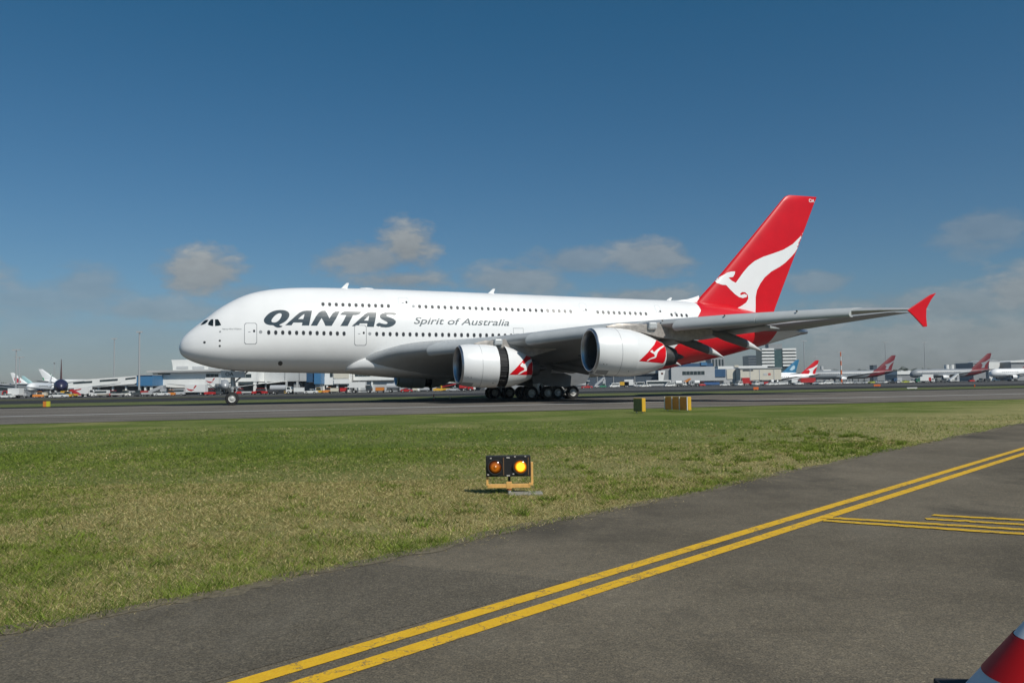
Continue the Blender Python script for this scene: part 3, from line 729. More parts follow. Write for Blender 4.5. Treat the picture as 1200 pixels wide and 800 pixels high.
# wings
W_P = [3.0, 5.6, 9.06, 13.0, 17.1, 21.4, 26.7, 30.5, 36.8, 39.4]
W_XL = [17.0, 19.3, 22.25, 25.64, 29.2, 32.9, 37.4, 40.6, 46.05, 48.3]
W_ZL = [4.15, 4.80, 4.98, 5.22, 5.58, 5.93, 6.12, 6.25, 6.30, 6.18]
W_XT = [36.6, 37.2, 38.2, 39.1, 40.8, 43.0, 45.4, 47.0, 49.6, 50.3]
W_T = [.135, .13, .12, .115, .11, .105, .10, .10, .095, .085]
W_TW = [4.0, 4.0, 3.4, 2.6, 2.0, 1.6, 1.0, .4, -.6, -1.0]       # incidence in degrees, nose up
fXL, fZL, fXT, fT, fTW = (pchip(W_P, a) for a in (W_XL, W_ZL, W_XT, W_T, W_TW))
def wpt(P, x, y):                                        # point of the section at span P: chord fraction x, height fraction y
    c = fXT(P) - fXL(P); a = math.radians(fTW(P))
    dx, dz = c * x, c * y
    return (fXL(P) + dx * math.cos(a) + dz * math.sin(a), fZL(P) - dx * math.sin(a) + dz * math.cos(a))
def wing(sd):
    mb = MB(); rr = []
    for P in list(np.linspace(3.0, 12, 10)) + list(np.linspace(13.5, 39.4, 20)):
        sec = []
        for x, y in foil(fT(P), 18):
            y2 = y * 1.02 + .02 * math.sin(math.pi * x) if y >= 0 else y * .95 + .012 * math.sin(math.pi * x)
            X, Z = wpt(P, x, y2); sec.append((X, -sd * P, Z))
        rr.append(sec)
    mb.rings(rr); w = mb.build('wing', M_wing, JET, smooth=True, sharp=50)
    # slats drooped ahead of the leading edge
    for (p0, p1) in ((9.1, 14.0), (17.0, 24.4), (27.0, 31.8), (31.85, 36.7)):
        sm = MB(); rs = []
        for P in np.linspace(p0, p1, 8):
            c = fXT(P) - fXL(P); L = max(.9, 1.5 - .02 * (P - 9)); fr = L / c; t = fT(P)
            hg = float(np.interp(P, [9, 21, 30, 37], [1.55, 1.22, 1.0, .66]))
            yu = lambda x: c * (1.02 * 5 * t * (.2969 * math.sqrt(x) - .126 * x - .3516 * x * x) + .02 * math.sin(math.pi * x))
            yt = yu(fr) + .025; k = hg / 1.0
            sec = [(L, yt), (L * .62, yu(fr * .62) + .055), (L * .3, yu(fr * .3) + .075), (.06, yu(.02 * fr) + .15 * k), (-.17 * k, yt - .42 * hg), (-.29 * k, yt - .62 * hg), (-.27 * k, yt - .80 * hg), (-.15 * k, yt - .95 * hg), (.02, yt - hg),
                   (.16, yt - hg + .03), (.02, yt - .8 * hg), (.0, yt - .5 * hg), (L * .4, yu(fr * .4) * .6), (L * .95, yt - .09)]
            out = []
            for x, y in sec:
                X, Z = wpt(P, x / c, y / c); out.append((X, -sd * P, Z))
            rs.append(out)
        sm.rings(rs); sm.build('slat', M_slat, w, smooth=True, sharp=45)
    # flaps, part lowered
    for (p0, p1) in ((4.6, 13.6), (14.2, 20.4), (20.6, 27.6)):
        fm = MB(); rs = []
        for P in np.linspace(p0, p1, 5):
            L = 2.6 if P < 14 else 2.2 - .05 * (P - 14); sec = []
            X0, Z0 = wpt(P, .93, -.006); d = math.radians(14 if P < 14 else 9)
            for x, y in foil(.13, 9):
                dx, dz = x * L, y * L
                sec.append((X0 + dx * math.cos(d) + dz * math.sin(d), -sd * P, Z0 - .06 - dx * math.sin(d) + dz * math.cos(d)))
            rs.append(sec)
        fm.rings(rs); fm.build('flap', M_wing, w, smooth=True)
    # flap track fairings with pale drooped tails
    for (P, L, dr, h) in ((7.6, 5.6, 1.5, .42), (12.0, 5.6, 1.9, .42), (17.4, 5.4, 2.15, .42), (21.3, 5.2, 2.0, .40), (24.6, 5.0, 1.8, .40)):
        X1 = fXT(P) + 2.5; Z1 = wpt(P, 1, 0)[1] - dr
        x0, z0 = wpt(P, 1 - (L - 2.5) / (fXT(P) - fXL(P)), -.03)
        zl_ = lambda q: z0 + (Z1 - z0) * q
        ctr = [(x0, z0, .05, .05), (x0 + L * .12, zl_(.10) , .22, h * .6), (x0 + L * .30, zl_(.25) + .04, .32, h), (x0 + L * .50, zl_(.45) + .06, .34, h), (x0 + L * .70, zl_(.68) + .10, .31, h * .92)]
        tail = [(x0 + L * .70, zl_(.68) + .10, .305, h * .91), (x0 + L * .85, zl_(.84) + .08, .22, h * .55), (X1, Z1, .04, .04)]
        def loft(c): return [[(x, -sd * P + w_ * math.cos(a), z + hh * math.sin(a)) for a in np.linspace(0, 2 * math.pi, 12, endpoint=False)] for (x, z, w_, hh) in c]
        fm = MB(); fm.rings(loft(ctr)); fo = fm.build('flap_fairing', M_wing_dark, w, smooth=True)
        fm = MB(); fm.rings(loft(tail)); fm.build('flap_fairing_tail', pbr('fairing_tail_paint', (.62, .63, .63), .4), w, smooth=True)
    # wing tip fence
    fm = MB(); t = .045
    pts = [(48.25, 6.14), (48.9, 6.5), (50.2, 7.2), (50.75, 7.36), (50.3, 6.9), (49.85, 6.25), (49.8, 5.7), (49.85, 5.05), (49.55, 5.02), (49.2, 5.35), (48.75, 5.75)]
    fm.prism(pts, -sd * 39.42 - t, -sd * 39.42 + t); fm.build('wingtip_fence', M_red, w, bevel=.02)
    # small lamp bumps along the leading edge
    for P in (26.2, 30.0, 34.0):
        X, Z = wpt(P, .012, .022); lm = MB(); lm.lathe([(-.06, .01), (-.03, .07), (.04, .07), (.06, .01)], (X - .15, -sd * P, Z + .10), n=8); lm.build('lamp', M_dark, w, smooth=True)
    return w
WP = wing(1); WS = wing(-1)

# engines
def engine(P, X0, Z0, rev, sd=1, slope=.045):
    y = -sd * P
    e = MB()
    base = [(.06, 1.665), (.45, 1.76), (.9, 1.815), (1.6, 1.865), (2.5, 1.87), (3.29, 1.835)]
    tail = [(3.29, 1.835), (4.2, 1.67), (5.0, 1.44), (5.7, 1.17), (6.1, 1.01), (6.12, .98), (5.6, 1.08)]
    def lz(m, prof, mi=0, n=56):
        rs = []
        for (h, r) in prof:
            rs.append([(X0 + h, y + r * math.cos(t), Z0 - slope * h + r * math.sin(t)) for t in np.linspace(0, 2 * math.pi, n, endpoint=False)])
        m.rings(rs, cap=False, mi=mi)
    lz(e, base); fr = e.build('engine', M_nac, JET, smooth=True, sharp=60)
    b = MB()
    sh = .42 if rev else 0.0
    tl = [(3.29 + .80 + (h - 3.29) * .86, r) for h, r in tail] if rev else tail
    lz(b, tl); slv = b.build('fan_sleeve', M_nac, fr, smooth=True, sharp=60)
    if rev:
        k = MB(); lz(k, [(3.2, 1.70), (4.3, 1.64)]); lz(k, [(3.29, 1.835), (3.285, 1.70)]); k.build('reverser_cascade', M_black, fr, smooth=True)
        k = MB()
        for a in np.linspace(0, 2 * math.pi, 24, endpoint=False):
            k.tube((X0 + 3.25, y + 1.715 * math.cos(a), Z0 - slope * 3.3 + 1.715 * math.sin(a)), (X0 + 4.2, y + 1.70 * math.cos(a), Z0 - slope * 4.2 + 1.70 * math.sin(a)), .018, n=5)
        k.build('cascade_vane', pbr('cascade_vane_metal', (.012, .013, .013), .6, 0), fr)
    l = MB(); lz(l, [(.5, 1.42), (.2, 1.43), (.04, 1.50), (0, 1.57), (.02, 1.63), (.06, 1.665), (.17, 1.70)]); l.build('inlet_lip', M_metal, fr, smooth=True, sharp=80)
    d = MB(); lz(d, [(.5, 1.42), (1.2, 1.45), (1.7, 1.46)]); lz(d, [(1.7, 1.47), (1.7, .02)]); d.build('inlet_duct', pbr('inlet_liner', (.06, .06, .062), .7), fr, smooth=True)
    s = MB(); lz(s, [(.95, .02), (1.1, .16), (1.5, .42), (1.68, .5)], n=24); s.build('spinner', M_fan, fr, smooth=True)
    fb = MB()
    for a in np.linspace(0, 2 * math.pi, 24, endpoint=False):
        pts = []
        for r, ww, tw_ in ((.45, .16, .2), (.95, .24, .6), (1.43, .28, 1.0)):
            for s_2 in (-1, 1):
                aa = a + s_2 * ww / r * .5 * math.cos(tw_)
                pts.append((X0 + 1.58 + s_2 * ww * .5 * math.sin(tw_), y + r * math.cos(aa), Z0 - slope * 1.6 + r * math.sin(aa)))
        fb.add(pts, [(0, 1, 3, 2), (2, 3, 5, 4)])
    fb.build('fan', M_fan, fr)
    c = MB(); q = sh + (.38 if rev else 0)
    lz(c, [(5.0, .93), (5.9, .88), (6.9, .76), (7.3, .62), (7.32, .52), (6.8, .5)]); c.build('core_cowl', M_dark, fr, smooth=True, sharp=60)
    c = MB(); lz(c, [(6.7, .42), (7.3, .34), (8.0, .14), (8.2, .02)], n=24); c.build('exhaust_cone', M_dark, fr, smooth=True)
    # pylon
    py = MB(); rs = []
    le = fXL(P); zl = fZL(P)
    for (X, zb, zt, w_) in ((X0 + 1.5, Z0 + 1.82, Z0 + 1.88, .06), (X0 + 2.5, Z0 + 1.70, Z0 + 2.12, .24), (le - 1.2, Z0 + 1.35, zl + .02, .34), (le + .3, Z0 + 1.0, zl + .15, .36), (le + 2.6, Z0 + .7, zl - .05, .34), (le + 5.0, zl - .75, zl - .3, .2)):
        rs.append([(X, y - w_, zb), (X, y - w_, zt - .12), (X, y - w_ * .6, zt), (X, y + w_ * .6, zt), (X, y + w_, zt - .12), (X, y + w_, zb)])
    py.rings(rs); py.build('pylon', M_pylon, fr, smooth=True)
    py = MB(); py.box(le - .85, le - .1, y - .62, y + .62, zl - .42, zl + .16); py.build('pylon_shoulder', M_slat, fr, bevel=.14)
    k = MB(); lz(k, [(1.95, 1.872), (1.98, 1.874)] if not rev else [(1.75, 1.871), (1.78, 1.872)]); k.build('panel_seam', M_seam, fr)
    return fr, e, b
E_IN = engine(14.9, 23.25, 3.30, True); E_OUT = engine(25.7, 30.85, 4.06, False, slope=.065)
engine(14.9, 23.25, 3.30, True, -1); engine(25.7, 30.85, 4.06, False, -1, slope=.065)
ep = lambda pts: [(680 + x / 8.89, 370 + y / 8.89) for x, y in pts]
ip = lambda pts: [(500 + x / 5.714, 340 + y / 5.714) for x, y in pts]
BO, BI = bvh_of(E_OUT[2]), bvh_of(E_IN[2])
decal('tail_flash', [ep([(812, 212), (845, 225), (880, 285), (892, 340), (892, 420), (880, 470), (862, 493), (730, 481), (612, 470), (700, 385), (770, 300)])], BO, M_red, E_OUT[0], .008, .5, px=True)
decal('engine_kangaroo', [ep([(868, 305), (825, 330), (795, 352), (775, 372), (765, 378), (755, 366), (752, 355), (735, 362), (727, 372), (745, 385), (765, 395), (775, 410), (773, 425), (750, 432), (720, 445), (690, 468), (703, 470), (735, 450), (775, 440), (790, 430), (797, 405), (805, 380), (830, 350), (868, 325)])], BO, M_white, E_OUT[0], .016, .6, px=True)
decal('tail_flash', [ip([(693, 400), (715, 410), (728, 460), (730, 510), (722, 567), (630, 566), (553, 565), (600, 520), (640, 475)])], BI, M_red, E_IN[0], .008, .5, px=True)
decal('engine_kangaroo', [ip([(712, 455), (680, 470), (660, 488), (652, 496), (640, 484), (628, 498), (628, 510), (645, 515), (655, 525), (650, 535), (625, 548), (607, 565), (622, 562), (650, 545), (668, 540), (672, 520), (685, 495), (712, 470)])], BI, M_white, E_IN[0], .016, .6, px=True)
BO2, BI2 = bvh_of(E_OUT[1]), bvh_of(E_IN[1])
decal('grey_panel', [ep([(172, 562), (297, 570), (268, 612), (150, 600)])], BO2, M_seam, E_OUT[0], .01, .8, px=True)  # flat grey patch low on the nacelle front
decal('grey_panel', [[(540.6, 447.4), (554.8, 448.6), (552.6, 452.6), (538.5, 451.5)]], BI2, M_seam, E_IN[0], .01, .8, px=True)
for bb, ee, uv in ((BO2, E_OUT, (736.6, 434.8)), (BI2, E_IN, (577.6, 448.6)), (BO2, E_OUT, (707.6, 426.3)), (BO2, E_OUT, (711.2, 426.8)), (BI2, E_IN, (548.5, 441.8)), (BI2, E_IN, (552.3, 442.2))):
    decal('vent', [[(uv[0] + .55 * math.cos(t), uv[1] + .5 * math.sin(t)) for t in np.linspace(0, 6.28, 9)[:-1]]], bb, M_dark, ee[0], .012, .8, px=True)

# antennas on the crown
for (u, v, h) in ((402.5, 337.5, .55), (578, 343.8, .5), (790, 352.2, .35)):
    X = xz(u, v + 4)[0]; zt = f_top(X); a = MB()
    a.prism([(X - .1, zt - .05), (X + .55, zt - .05), (X + .75, zt + h), (X + .5, zt + h)], -.04, .04); a.build('antenna', M_white, JET)
X = xz(432, 341)[0]; a = MB(); a.rings([[(X + dx, .45 * k * math.cos(t), f_top(X) - .12 + .26 * k * max(0, math.sin(t))) for t in np.linspace(0, math.pi, 10)] for dx, k in ((-1.0, .1), (-.6, .8), (0, 1), (.6, .8), (1.0, .1))], close=True); a.build('radome', M_white, JET, smooth=True)

# landing gear
def wheel_meshes(r, w):
    t = MB(); t.lathe([(-w / 2, r * .55), (-w / 2, r * .8), (-w * .42, r * .94), (-w * .2, r), (w * .2, r), (w * .42, r * .94), (w / 2, r * .8), (w / 2, r * .55), (-w / 2, r * .55)], (0, 0, 0), 'y', 30)
    m = MB(); m.lathe([(-w * .46, r * .57), (-w * .34, r * .54), (-w * .2, r * .40), (-w * .36, r * .34), (-w * .42, r * .22), (-w * .52, r * .18), (-w * .54, .01)], (0, 0, 0), 'y', 24)
    m.lathe([(w * .46, r * .57), (w * .34, r * .54), (w * .2, r * .40), (w * .36, r * .34), (w * .42, r * .2), (w * .5, .01)], (0, 0, 0), 'y', 24)
    return t.mesh('wheel', M_tyre, True), m.mesh('rim', M_rim, True)
WM = {'n': wheel_meshes(.635, .42), 'm': wheel_meshes(.70, .46)}
def wheel(X, P, kind):
    t, m = WM[kind]; r = .635 if kind == 'n' else .70
    o = bpy.data.objects.new('wheel', t); COL.objects.link(o); o.parent = JET; o.location = (X, -P, r)
    q = bpy.data.objects.new('rim', m); COL.objects.link(q); q.parent = o
NX = 4.79
for s in (-1, 1): wheel(NX, s * .47, 'n')
g = MB(); g.tube((NX, 0, .63), (NX + .05, 0, 3.7), .12); g.tube((NX + .02, 0, 1.5), (NX + .05, 0, 3.6), .19); g.tube((NX, -.5, .635), (NX, .5, .635), .09)
g.tube((NX + .05, 0, 2.0), (NX + 1.6, 0, 3.4), .08); g.tube((NX + .2, .1, 1.0), (NX + .5, .1, 1.5), .05); g.tube((NX + .5, .1, 1.5), (NX + .2, .1, 2.0), .05)
ng = g.build('nose_gear', M_strut, JET, smooth=True)
g = MB(); g.box(NX - .3, NX - .12, -.24, .24, 2.05, 2.2); g.box(NX - .25, NX - .1, .2, .42, 1.85, 2.05); g.box(NX - .25, NX - .1, -.42, -.2, 1.85, 2.05); g.build('taxi_light', M_strut, ng, bevel=.03)
for s in (-1, 1):
    g = MB(); g.prism([(NX - 1.05, 3.3), (NX + 1.15, 3.2), (NX + 1.15, 2.62), (NX - .95, 2.62)], s * .72 - .03, s * .72 + .03); gd = g.build('gear_door', pbr('door_paint', (.52, .53, .53), .4), JET, bevel=.01)
    if s < 0:
        bm = text_mesh('OA', 0, .02)
        for v in bm.verts: v.co = Vector((NX - .62 + v.co.x * .36 / .73, -.758, 2.8 + v.co.y * .36 / .73))
        me = bpy.data.meshes.new('registration'); bm.to_mesh(me); bm.free(); me.materials.append(M_title)
        o = bpy.data.objects.new('registration', me); COL.objects.link(o); o.parent = gd
g = MB(); g.box(NX + .15, NX + .95, -.55, .55, 2.72, 2.95); g.build('bay_panel', pbr('bay_red', (.35, .02, .02), .5), JET)
for s in (-1, 1):
    for X in (32.73, 34.43):
        for dp in (-.68, .68): wheel(X, s * (6.23 + dp), 'm')
    for X in (35.15, 36.85, 38.55):
        for dp in (-.78, .78): wheel(X, s * (2.63 + dp), 'm')
    y = -s * 6.23; g = MB(); g.tube((32.4, y, .72), (34.75, y, .72), .17)
    for X in (32.73, 34.43): g.tube((X, y - .75, .7), (X, y + .75, .7), .11)
    g.tube((33.6, y, .72), (33.4, y + s * .1, 4.2), .26); g.tube((33.55, y, 1.4), (33.4, y + s * .1, 4.2), .34); g.tube((33.5, y, 2.0), (33.0, y + s * 2.2, 3.8), .14); g.tube((34.4, y, 1.0), (33.6, y, 2.0), .08)
    wg = g.build('wing_gear', M_strut, JET, smooth=True)
    g = MB(); g.prism([(32.3, 4.2), (35.2, 4.2), (34.7, 1.75), (33.0, 1.6)], y - s * .62 - .04, y - s * .62 + .04); g.build('gear_door', M_gdoor, wg, bevel=.01)
    y = -s * 2.63; g = MB(); g.tube((34.8, y, .72), (38.9, y, .72), .18)
    for X in (35.15, 36.85, 38.55): g.tube((X, y - .85, .7), (X, y + .85, .7), .11)
    g.tube((36.85, y, .72), (36.6, y, 3.0), .30); g.tube((36.7, y, 1.4), (36.6, y, 3.0), .38); g.tube((37.9, y, .95), (36.9, y, 2.2), .09); g.tube((36.6, y, 1.8), (34.6, y, 2.9), .14)
    bg_ = g.build('body_gear', M_strut, JET, smooth=True)
    g = MB(); g.prism([(34.2, 2.7), (40.3, 2.7), (39.6, 1.6), (37.3, 1.25), (35.0, 1.5)], -s * 4.35 - .04, -s * 4.35 + .04); g.build('gear_door', M_gdoor, bg_, bevel=.01)
    g = MB(); g.prism([(34.2, 2.6), (40.3, 2.6), (39.6, 1.7), (35.0, 1.7)], -s * .5 - .04, -s * .5 + .04); g.build('gear_door', M_gdoor, bg_, bevel=.01)

# ------------------------------------------------------------------ foreground: guard light, signs, cone, small markers
M_yframe = pbr('yellow_frame_paint', (0.72, 0.40, 0.12), 0.5, var=0.18, vscale=14)
M_board = pbr('black_board', (0.009, 0.009, 0.010), 0.6, var=0.3, vscale=20)
def lens_mat(name, c0, c1, e):
    m = bpy.data.materials.new(name); m.use_nodes = True; t = m.node_tree; p = t.nodes['Principled BSDF']
    co = N(t, 'ShaderNodeTexCoord'); ln = N(t, 'ShaderNodeVectorMath', operation='LENGTH'); mp_ = N(t, 'ShaderNodeMapping'); mp_.inputs['Scale'].default_value = (1, 0, 1)
    t.links.new(co.outputs['Object'], mp_.inputs[0]); t.links.new(mp_.outputs[0], ln.inputs[0])
    col = ramp(t, mth(t, 'DIVIDE', ln.outputs['Value'], .085), [(0.0, c1), (0.5, c1), (0.8, c0), (1.0, tuple(x * .6 for x in c0))])
    t.links.new(col, p.inputs['Base Color']); p.inputs['Roughness'].default_value = 0.15
    if e:
        t.links.new(col, p.inputs['Emission Color'])
        s = ramp(t, mth(t, 'DIVIDE', ln.outputs['Value'], .085), [(0.0, 1.0), (0.55, .9), (0.85, .12), (1.0, .03)])
        t.links.new(mth(t, 'MULTIPLY', s, e), p.inputs['Emission Strength'])
    return m
gp = ground(597, 578)
WIG = thing('runway_guard_light', 'low black signal board with one lit and one dim amber lamp on a yellow frame', 'signal light', gp)
pm = 974.2 / gp.y; Lx = lambda u: (u - 597) / pm; Lz = lambda v: (578 - v) / pm
m = MB(); m.box(Lx(570.2), Lx(622), -.07, .07, Lz(557.8), Lz(534)); m.build('board', M_board, WIG, bevel=.008)
for u in (581, 610.3):
    m = MB(); m.lathe([(-.078, .104), (-.092, .104), (-.092, .090), (-.074, .088)], (Lx(u), 0, Lz(546.7)), 'y', 36); bz = m.build('bezel', pbr('bezel_black', (.03, .028, .026), .4), WIG, smooth=True)
    m = MB(); m.lathe([(0, .088), (-.012, .075), (-.02, .05), (-.025, .0004)], (0, 0, 0), 'y', 36, cap=True)
    m.build('lens', lens_mat('amber_lens_dim', (.14, .030, .002), (.50, .13, .006), 0.12) if u < 600 else lens_mat('amber_lens_lit', (.6, .16, .005), (1.0, .50, .02), 2.3), bz, smooth=True, loc=(Lx(u), -.076, Lz(546.7)))
    if u < 600:
        m = MB(); m.lathe([(0, .022), (-.004, .015), (-.005, .0004)], (Lx(u), -.101, Lz(547)), 'y', 16, cap=True); m.build('filament_reflector', lens_mat('amber_core', (.7, .2, .01), (1.0, .34, .02), 1.3), bz)
for u in (590.7, 619.4): 
    m = MB(); m.box(Lx(u) - .006, Lx(u) + .006, -.078, -.068, Lz(556), Lz(536)); m.build('cover_strip', pbr('brown_strip', (.16, .09, .04), .6), WIG)
for u, v in ((576, 536.5), (596, 536), (596, 556.6), (604, 535), (616, 534.8), (572.8, 555.3), (602, 554.8)):
    m = MB(); w = .022 if 590 < u < 600 else .011; m.box(Lx(u) - w, Lx(u) + w, -.082, -.068, Lz(v) - .008, Lz(v) + .008); m.build('sticker', pbr('pale_sticker', (.45, .42, .38), .5), WIG)
m = MB(); m.box(Lx(571.5), Lx(621.5), -.03, .03, Lz(571.2), Lz(566.8)); m.box(Lx(593.5), Lx(600), -.036, .036, Lz(572), Lz(564)); m.build('frame_bar', M_yframe, WIG, bevel=.004)
m = MB(); m.box(Lx(570.3), Lx(572.8), -.035, .035, Lz(568.5), Lz(557.9)); m.build('frame_post', M_yframe, WIG, bevel=.003)
m = MB(); m.box(Lx(622.2), Lx(624.9), -.033, .05, Lz(566), Lz(542)); m.box(Lx(619.6), Lx(624.7), -.037, .037, Lz(568.5), Lz(565.4)); m.build('frame_post', M_yframe, WIG, bevel=.003)
m = MB(); m.tube((0, 0, Lz(566)), (0, 0, Lz(557.5)), .018); m.build('conduit', M_board, WIG)
m = MB(); m.tube((0, 0, -.02), (0, 0, Lz(571)), .022); m.build('stem', pbr('stem_white', (.5, .48, .45), .6, var=.2, vscale=20), WIG)
m = MB(); m.tube((0, 0, Lz(573.8)), (0, 0, Lz(570.6)), .034); m.build('break_collar', pbr('rust_orange', (.35, .12, .03), .7), WIG)
p0, p1 = ground(592, 581.3), ground(637, 576.2)
PAD = MB(); PAD.box(-.22, .24, -.13, .13, -.05, .022); tag(PAD.build('concrete_pad', pbr('pad_concrete', (.25, .24, .20), .9, var=.25, vscale=12, bump=.4), loc=((p0.x + p1.x) / 2, (p0.y + p1.y) / 2 + .02, 0), bevel=.012), 'small flat concrete slab in the grass under the amber signal light', 'slab')

# striped cone at the lower right
M_cw = pbr('cone_white', (.70, .72, .74), .6, spec=.3); M_cr = pbr('cone_red', (.48, .008, .010), .55, spec=.25)
CN = thing('marker_cone', 'wide red and white banded marker cone at the right edge of the apron', 'marker cone', (2.285, 3.63, 0))
for nm, z0, z1, mt in (('bottom_band', .031, .1665, M_cw), ('middle_band', .1665, .333, M_cr), ('top_band', .333, .5, M_cw)):
    r = lambda z: .385 * (.505 - z) / .505
    m = MB(); m.lathe([(z0, r(z0) + (.004 if nm == 'middle_band' else 0)), (z1, r(z1) + (.004 if nm == 'middle_band' else 0))] + ([(.503, .001)] if z1 == .5 else []), (0, 0, 0), 'z', 64); m.build(nm, mt, CN, smooth=True)

# runway signs seen along the pavement edge
m = MB(); m.box(-.358, .358, -.358, .358, 0, .03); q = m.build('base_plate', pbr('cone_rubber', (.016, .017, .02), .8), CN, bevel=.008); q.rotation_euler = (0, 0, math.radians(-7.2))
M_yel_face = pbr('sign_yellow', (.62, .36, .02), .5, var=.08, vscale=3); M_sgreen = pbr('sign_dark_green', (.13, .15, .03), .55, var=.3, vscale=5)
M_sbrown = pbr('sign_orange', (.95, .28, .006), .5, var=.12, vscale=4); M_sgrey = pbr('sign_rib', (.82, .79, .72), .5)
def runway_sign(name, label, u, v, W, H, d, face, ribs):
    g = ground(u, v); s = thing(name, label, 'sign', g, PHI)            # local x along the runway, y across it
    m = MB(); m.box(.0, d, 0, W, .07, H); m.build('housing', M_yel_face, s, bevel=.015)
    m = MB(); m.box(-.012, .0, .03, W - .03, .09, H - .05); m.build('face_panel', face, s)
    for k in range(ribs + 1 if ribs else 0):
        m = MB(); y = .02 + (W - .1) * k / ribs; m.box(-.04, -.012, y, y + .06, .07, H - .01); m.build('rib', M_sgrey, s)
    for y in (.15, W - .15):
        m = MB(); m.tube((d / 2, y, -.02), (d / 2, y, .08), .03); m.build('leg', M_strut, s)
runway_sign('runway_sign', 'small boxy sign with dark green face and yellow end on the runway edge', 752.6, 484, .95, .74, .20, M_sgreen, 0)
runway_sign('runway_sign', 'long orange ribbed sign with yellow end on the runway edge', 806.5, 482.3, 2.45, .76, .19, M_sbrown, 3)
g = ground(54, 476.4); s = thing('taxiway_sign', 'small orange and yellow-green sign box on the far side of the runway at left', 'sign', g)
m = MB(); m.box(-.33, .02, 0, .2, 0, .56); m.build('orange_panel', pbr('panel_orange', (.62, .20, .03), .5), s)
m = MB(); m.box(.021, .34, -.02, .18, 0, .57); m.build('yellow_panel', pbr('panel_lime', (.55, .50, .03), .5), s)
def post(name, label, u, v, h, w, bands, cat='post'):
    s = thing(name, label, cat, ground(u, v)); z = 0
    for nm, f, mt in bands:
        m = MB(); m.tube((0, 0, z), (0, 0, z + h * f), w / 2, n=10); m.build(nm, mt, s); z += h * f
M_orange = pbr('marker_orange', (.65, .13, .02), .5); M_pwhite = pbr('marker_white', (.6, .6, .58), .5)
post('marker_post', 'thin red and white marker post in the grass strip beyond the runway', 508.3, 468, .55, .14, (('base_band', .25, M_orange), ('white_band', .35, M_pwhite), ('red_band', .4, M_orange)))
post('stake', 'small white stake in the grass strip right of the red post', 527.4, 467.2, .36, .08, (('stake_body', .85, M_pwhite), ('stake_cap', .15, M_sgrey)))
post('marker_post', 'small red marker post in the grass strip below the white parked jet', 1142, 453.2, .42, .2, (('base_band', .3, M_cr), ('red_band', .7, M_orange)))
def board(name, label, u0, u1, v0, v1, mat):
    g = ground((u0 + u1) / 2, v1); k = g.y / F; w = (u1 - u0) * k / 2
    s = thing(name, label, 'marker board', g); m = MB(); m.box(-w, w, 0, .15, .12, (v1 - v0) * k); m.build('panel', mat, s, bevel=.02)
    for x in (-w * .7, w * .7):
        m = MB(); m.tube((x, .07, 0), (x, .07, .14), .05); m.build('leg', M_strut, s)
board('marker_board', 'low orange board beside the taxiway below the cream jet bridge', 883, 889, 453.4, 457.2, M_orange)
board('marker_board', 'low orange board beside the taxiway below the maroon-tailed grey jet', 1024, 1032, 450.3, 453, M_orange)
board('marker_board', 'low white board lying in the grass strip at right', 1063, 1075, 453.8, 456, M_pwhite)

# ------------------------------------------------------------------ the terminal side
M_off = pbr('offwhite_wall', (.76, .76, .73), .6, var=.06, vscale=.3); M_cream = pbr('cream_wall', (.62, .58, .48), .6, var=.06, vscale=.3)
M_lgrey = pbr('light_grey_wall', (.44, .45, .45), .6, var=.06, vscale=.3); M_mgrey = pbr('mid_grey_wall', (.27, .28, .285), .6, var=.08, vscale=.3)
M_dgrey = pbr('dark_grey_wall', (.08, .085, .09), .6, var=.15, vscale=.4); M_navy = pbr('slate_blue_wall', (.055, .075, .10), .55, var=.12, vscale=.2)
M_blue = pbr('blue_cladding', (.05, .17, .33), .5, var=.06, vscale=.4); M_blue2 = pbr('deep_blue_cladding', (.03, .085, .17), .5, var=.1, vscale=.4)
M_glass = pbr('dark_glazing', (.03, .045, .05), .12, var=.3, vscale=.6); M_pane = pbr('grey_louvre', (.5, .51, .51), .5)
M_roofm = pbr('roof_metal', (.40, .40, .39), .5)
HOR = lambda u: 460.8 - .0148 * (u - 15.5)
class Bld:
    """a building by its facade: pixel corners at depth D become metres on a real wall of real depth"""
    def __init__(s, name, label, cat, u0, u1, D, dep=14.0):
        s.D, s.dep = D, dep; s.x0, s.x1 = at(u0, 450, D).x, at(u1, 450, D).x; s.cx = (s.x0 + s.x1) / 2
        s.o = thing(name, label, cat, (s.cx, D, 0))
    def X(s, u): return at(u, 450, s.D).x - s.cx
    def Z(s, u, v): return max(0.0, at(u, v, s.D).z)
    def box(s, name, u0, v0, u1, v1, mat, y0=0.0, y1=None, par=None, ground_=False, bevel=0):
        m = MB(); um = (u0 + u1) / 2
        m.box(s.X(u0), s.X(u1), y0, s.dep if y1 is None else y1, 0 if ground_ else s.Z(um, v1), s.Z(um, v0)); return m.build(name, mat, par or s.o, bevel=bevel)
    def poly(s, name, pts, mat, y0=0.0, y1=None, par=None):
        m = MB(); m.prism([(s.X(u), s.Z(u, v)) for u, v in pts], y0, s.dep if y1 is None else y1); return m.build(name, mat, par or s.o)
    def win(s, u0, v0, u1, v1, par=None, mat=None, n=0):
        w = s.box('window', u0, v0, u1, v1, mat or M_glass, -.10, .0, par)
        for k in range(1, n):
            u = u0 + (u1 - u0) * k / n; s.box('mullion', u - .12, v0, u + .12, v1, M_pane, -.18, -.10, w)
        return w
b = Bld('terminal_annex', 'low grey airport building at the far left edge behind the white tail', 'building', -60, 22, 340, 12)
b.box('wall', -60, 451, 22, 470, M_mgrey, ground_=True); b.box('roof', -61, 449.6, 23, 451, M_lgrey, -1, 13); b.win(-50, 454, 16, 457.5)
b = Bld('pier_corridor', 'long white sloping passenger corridor with narrow dark windows on columns', 'building', 74, 160, 300, 6)
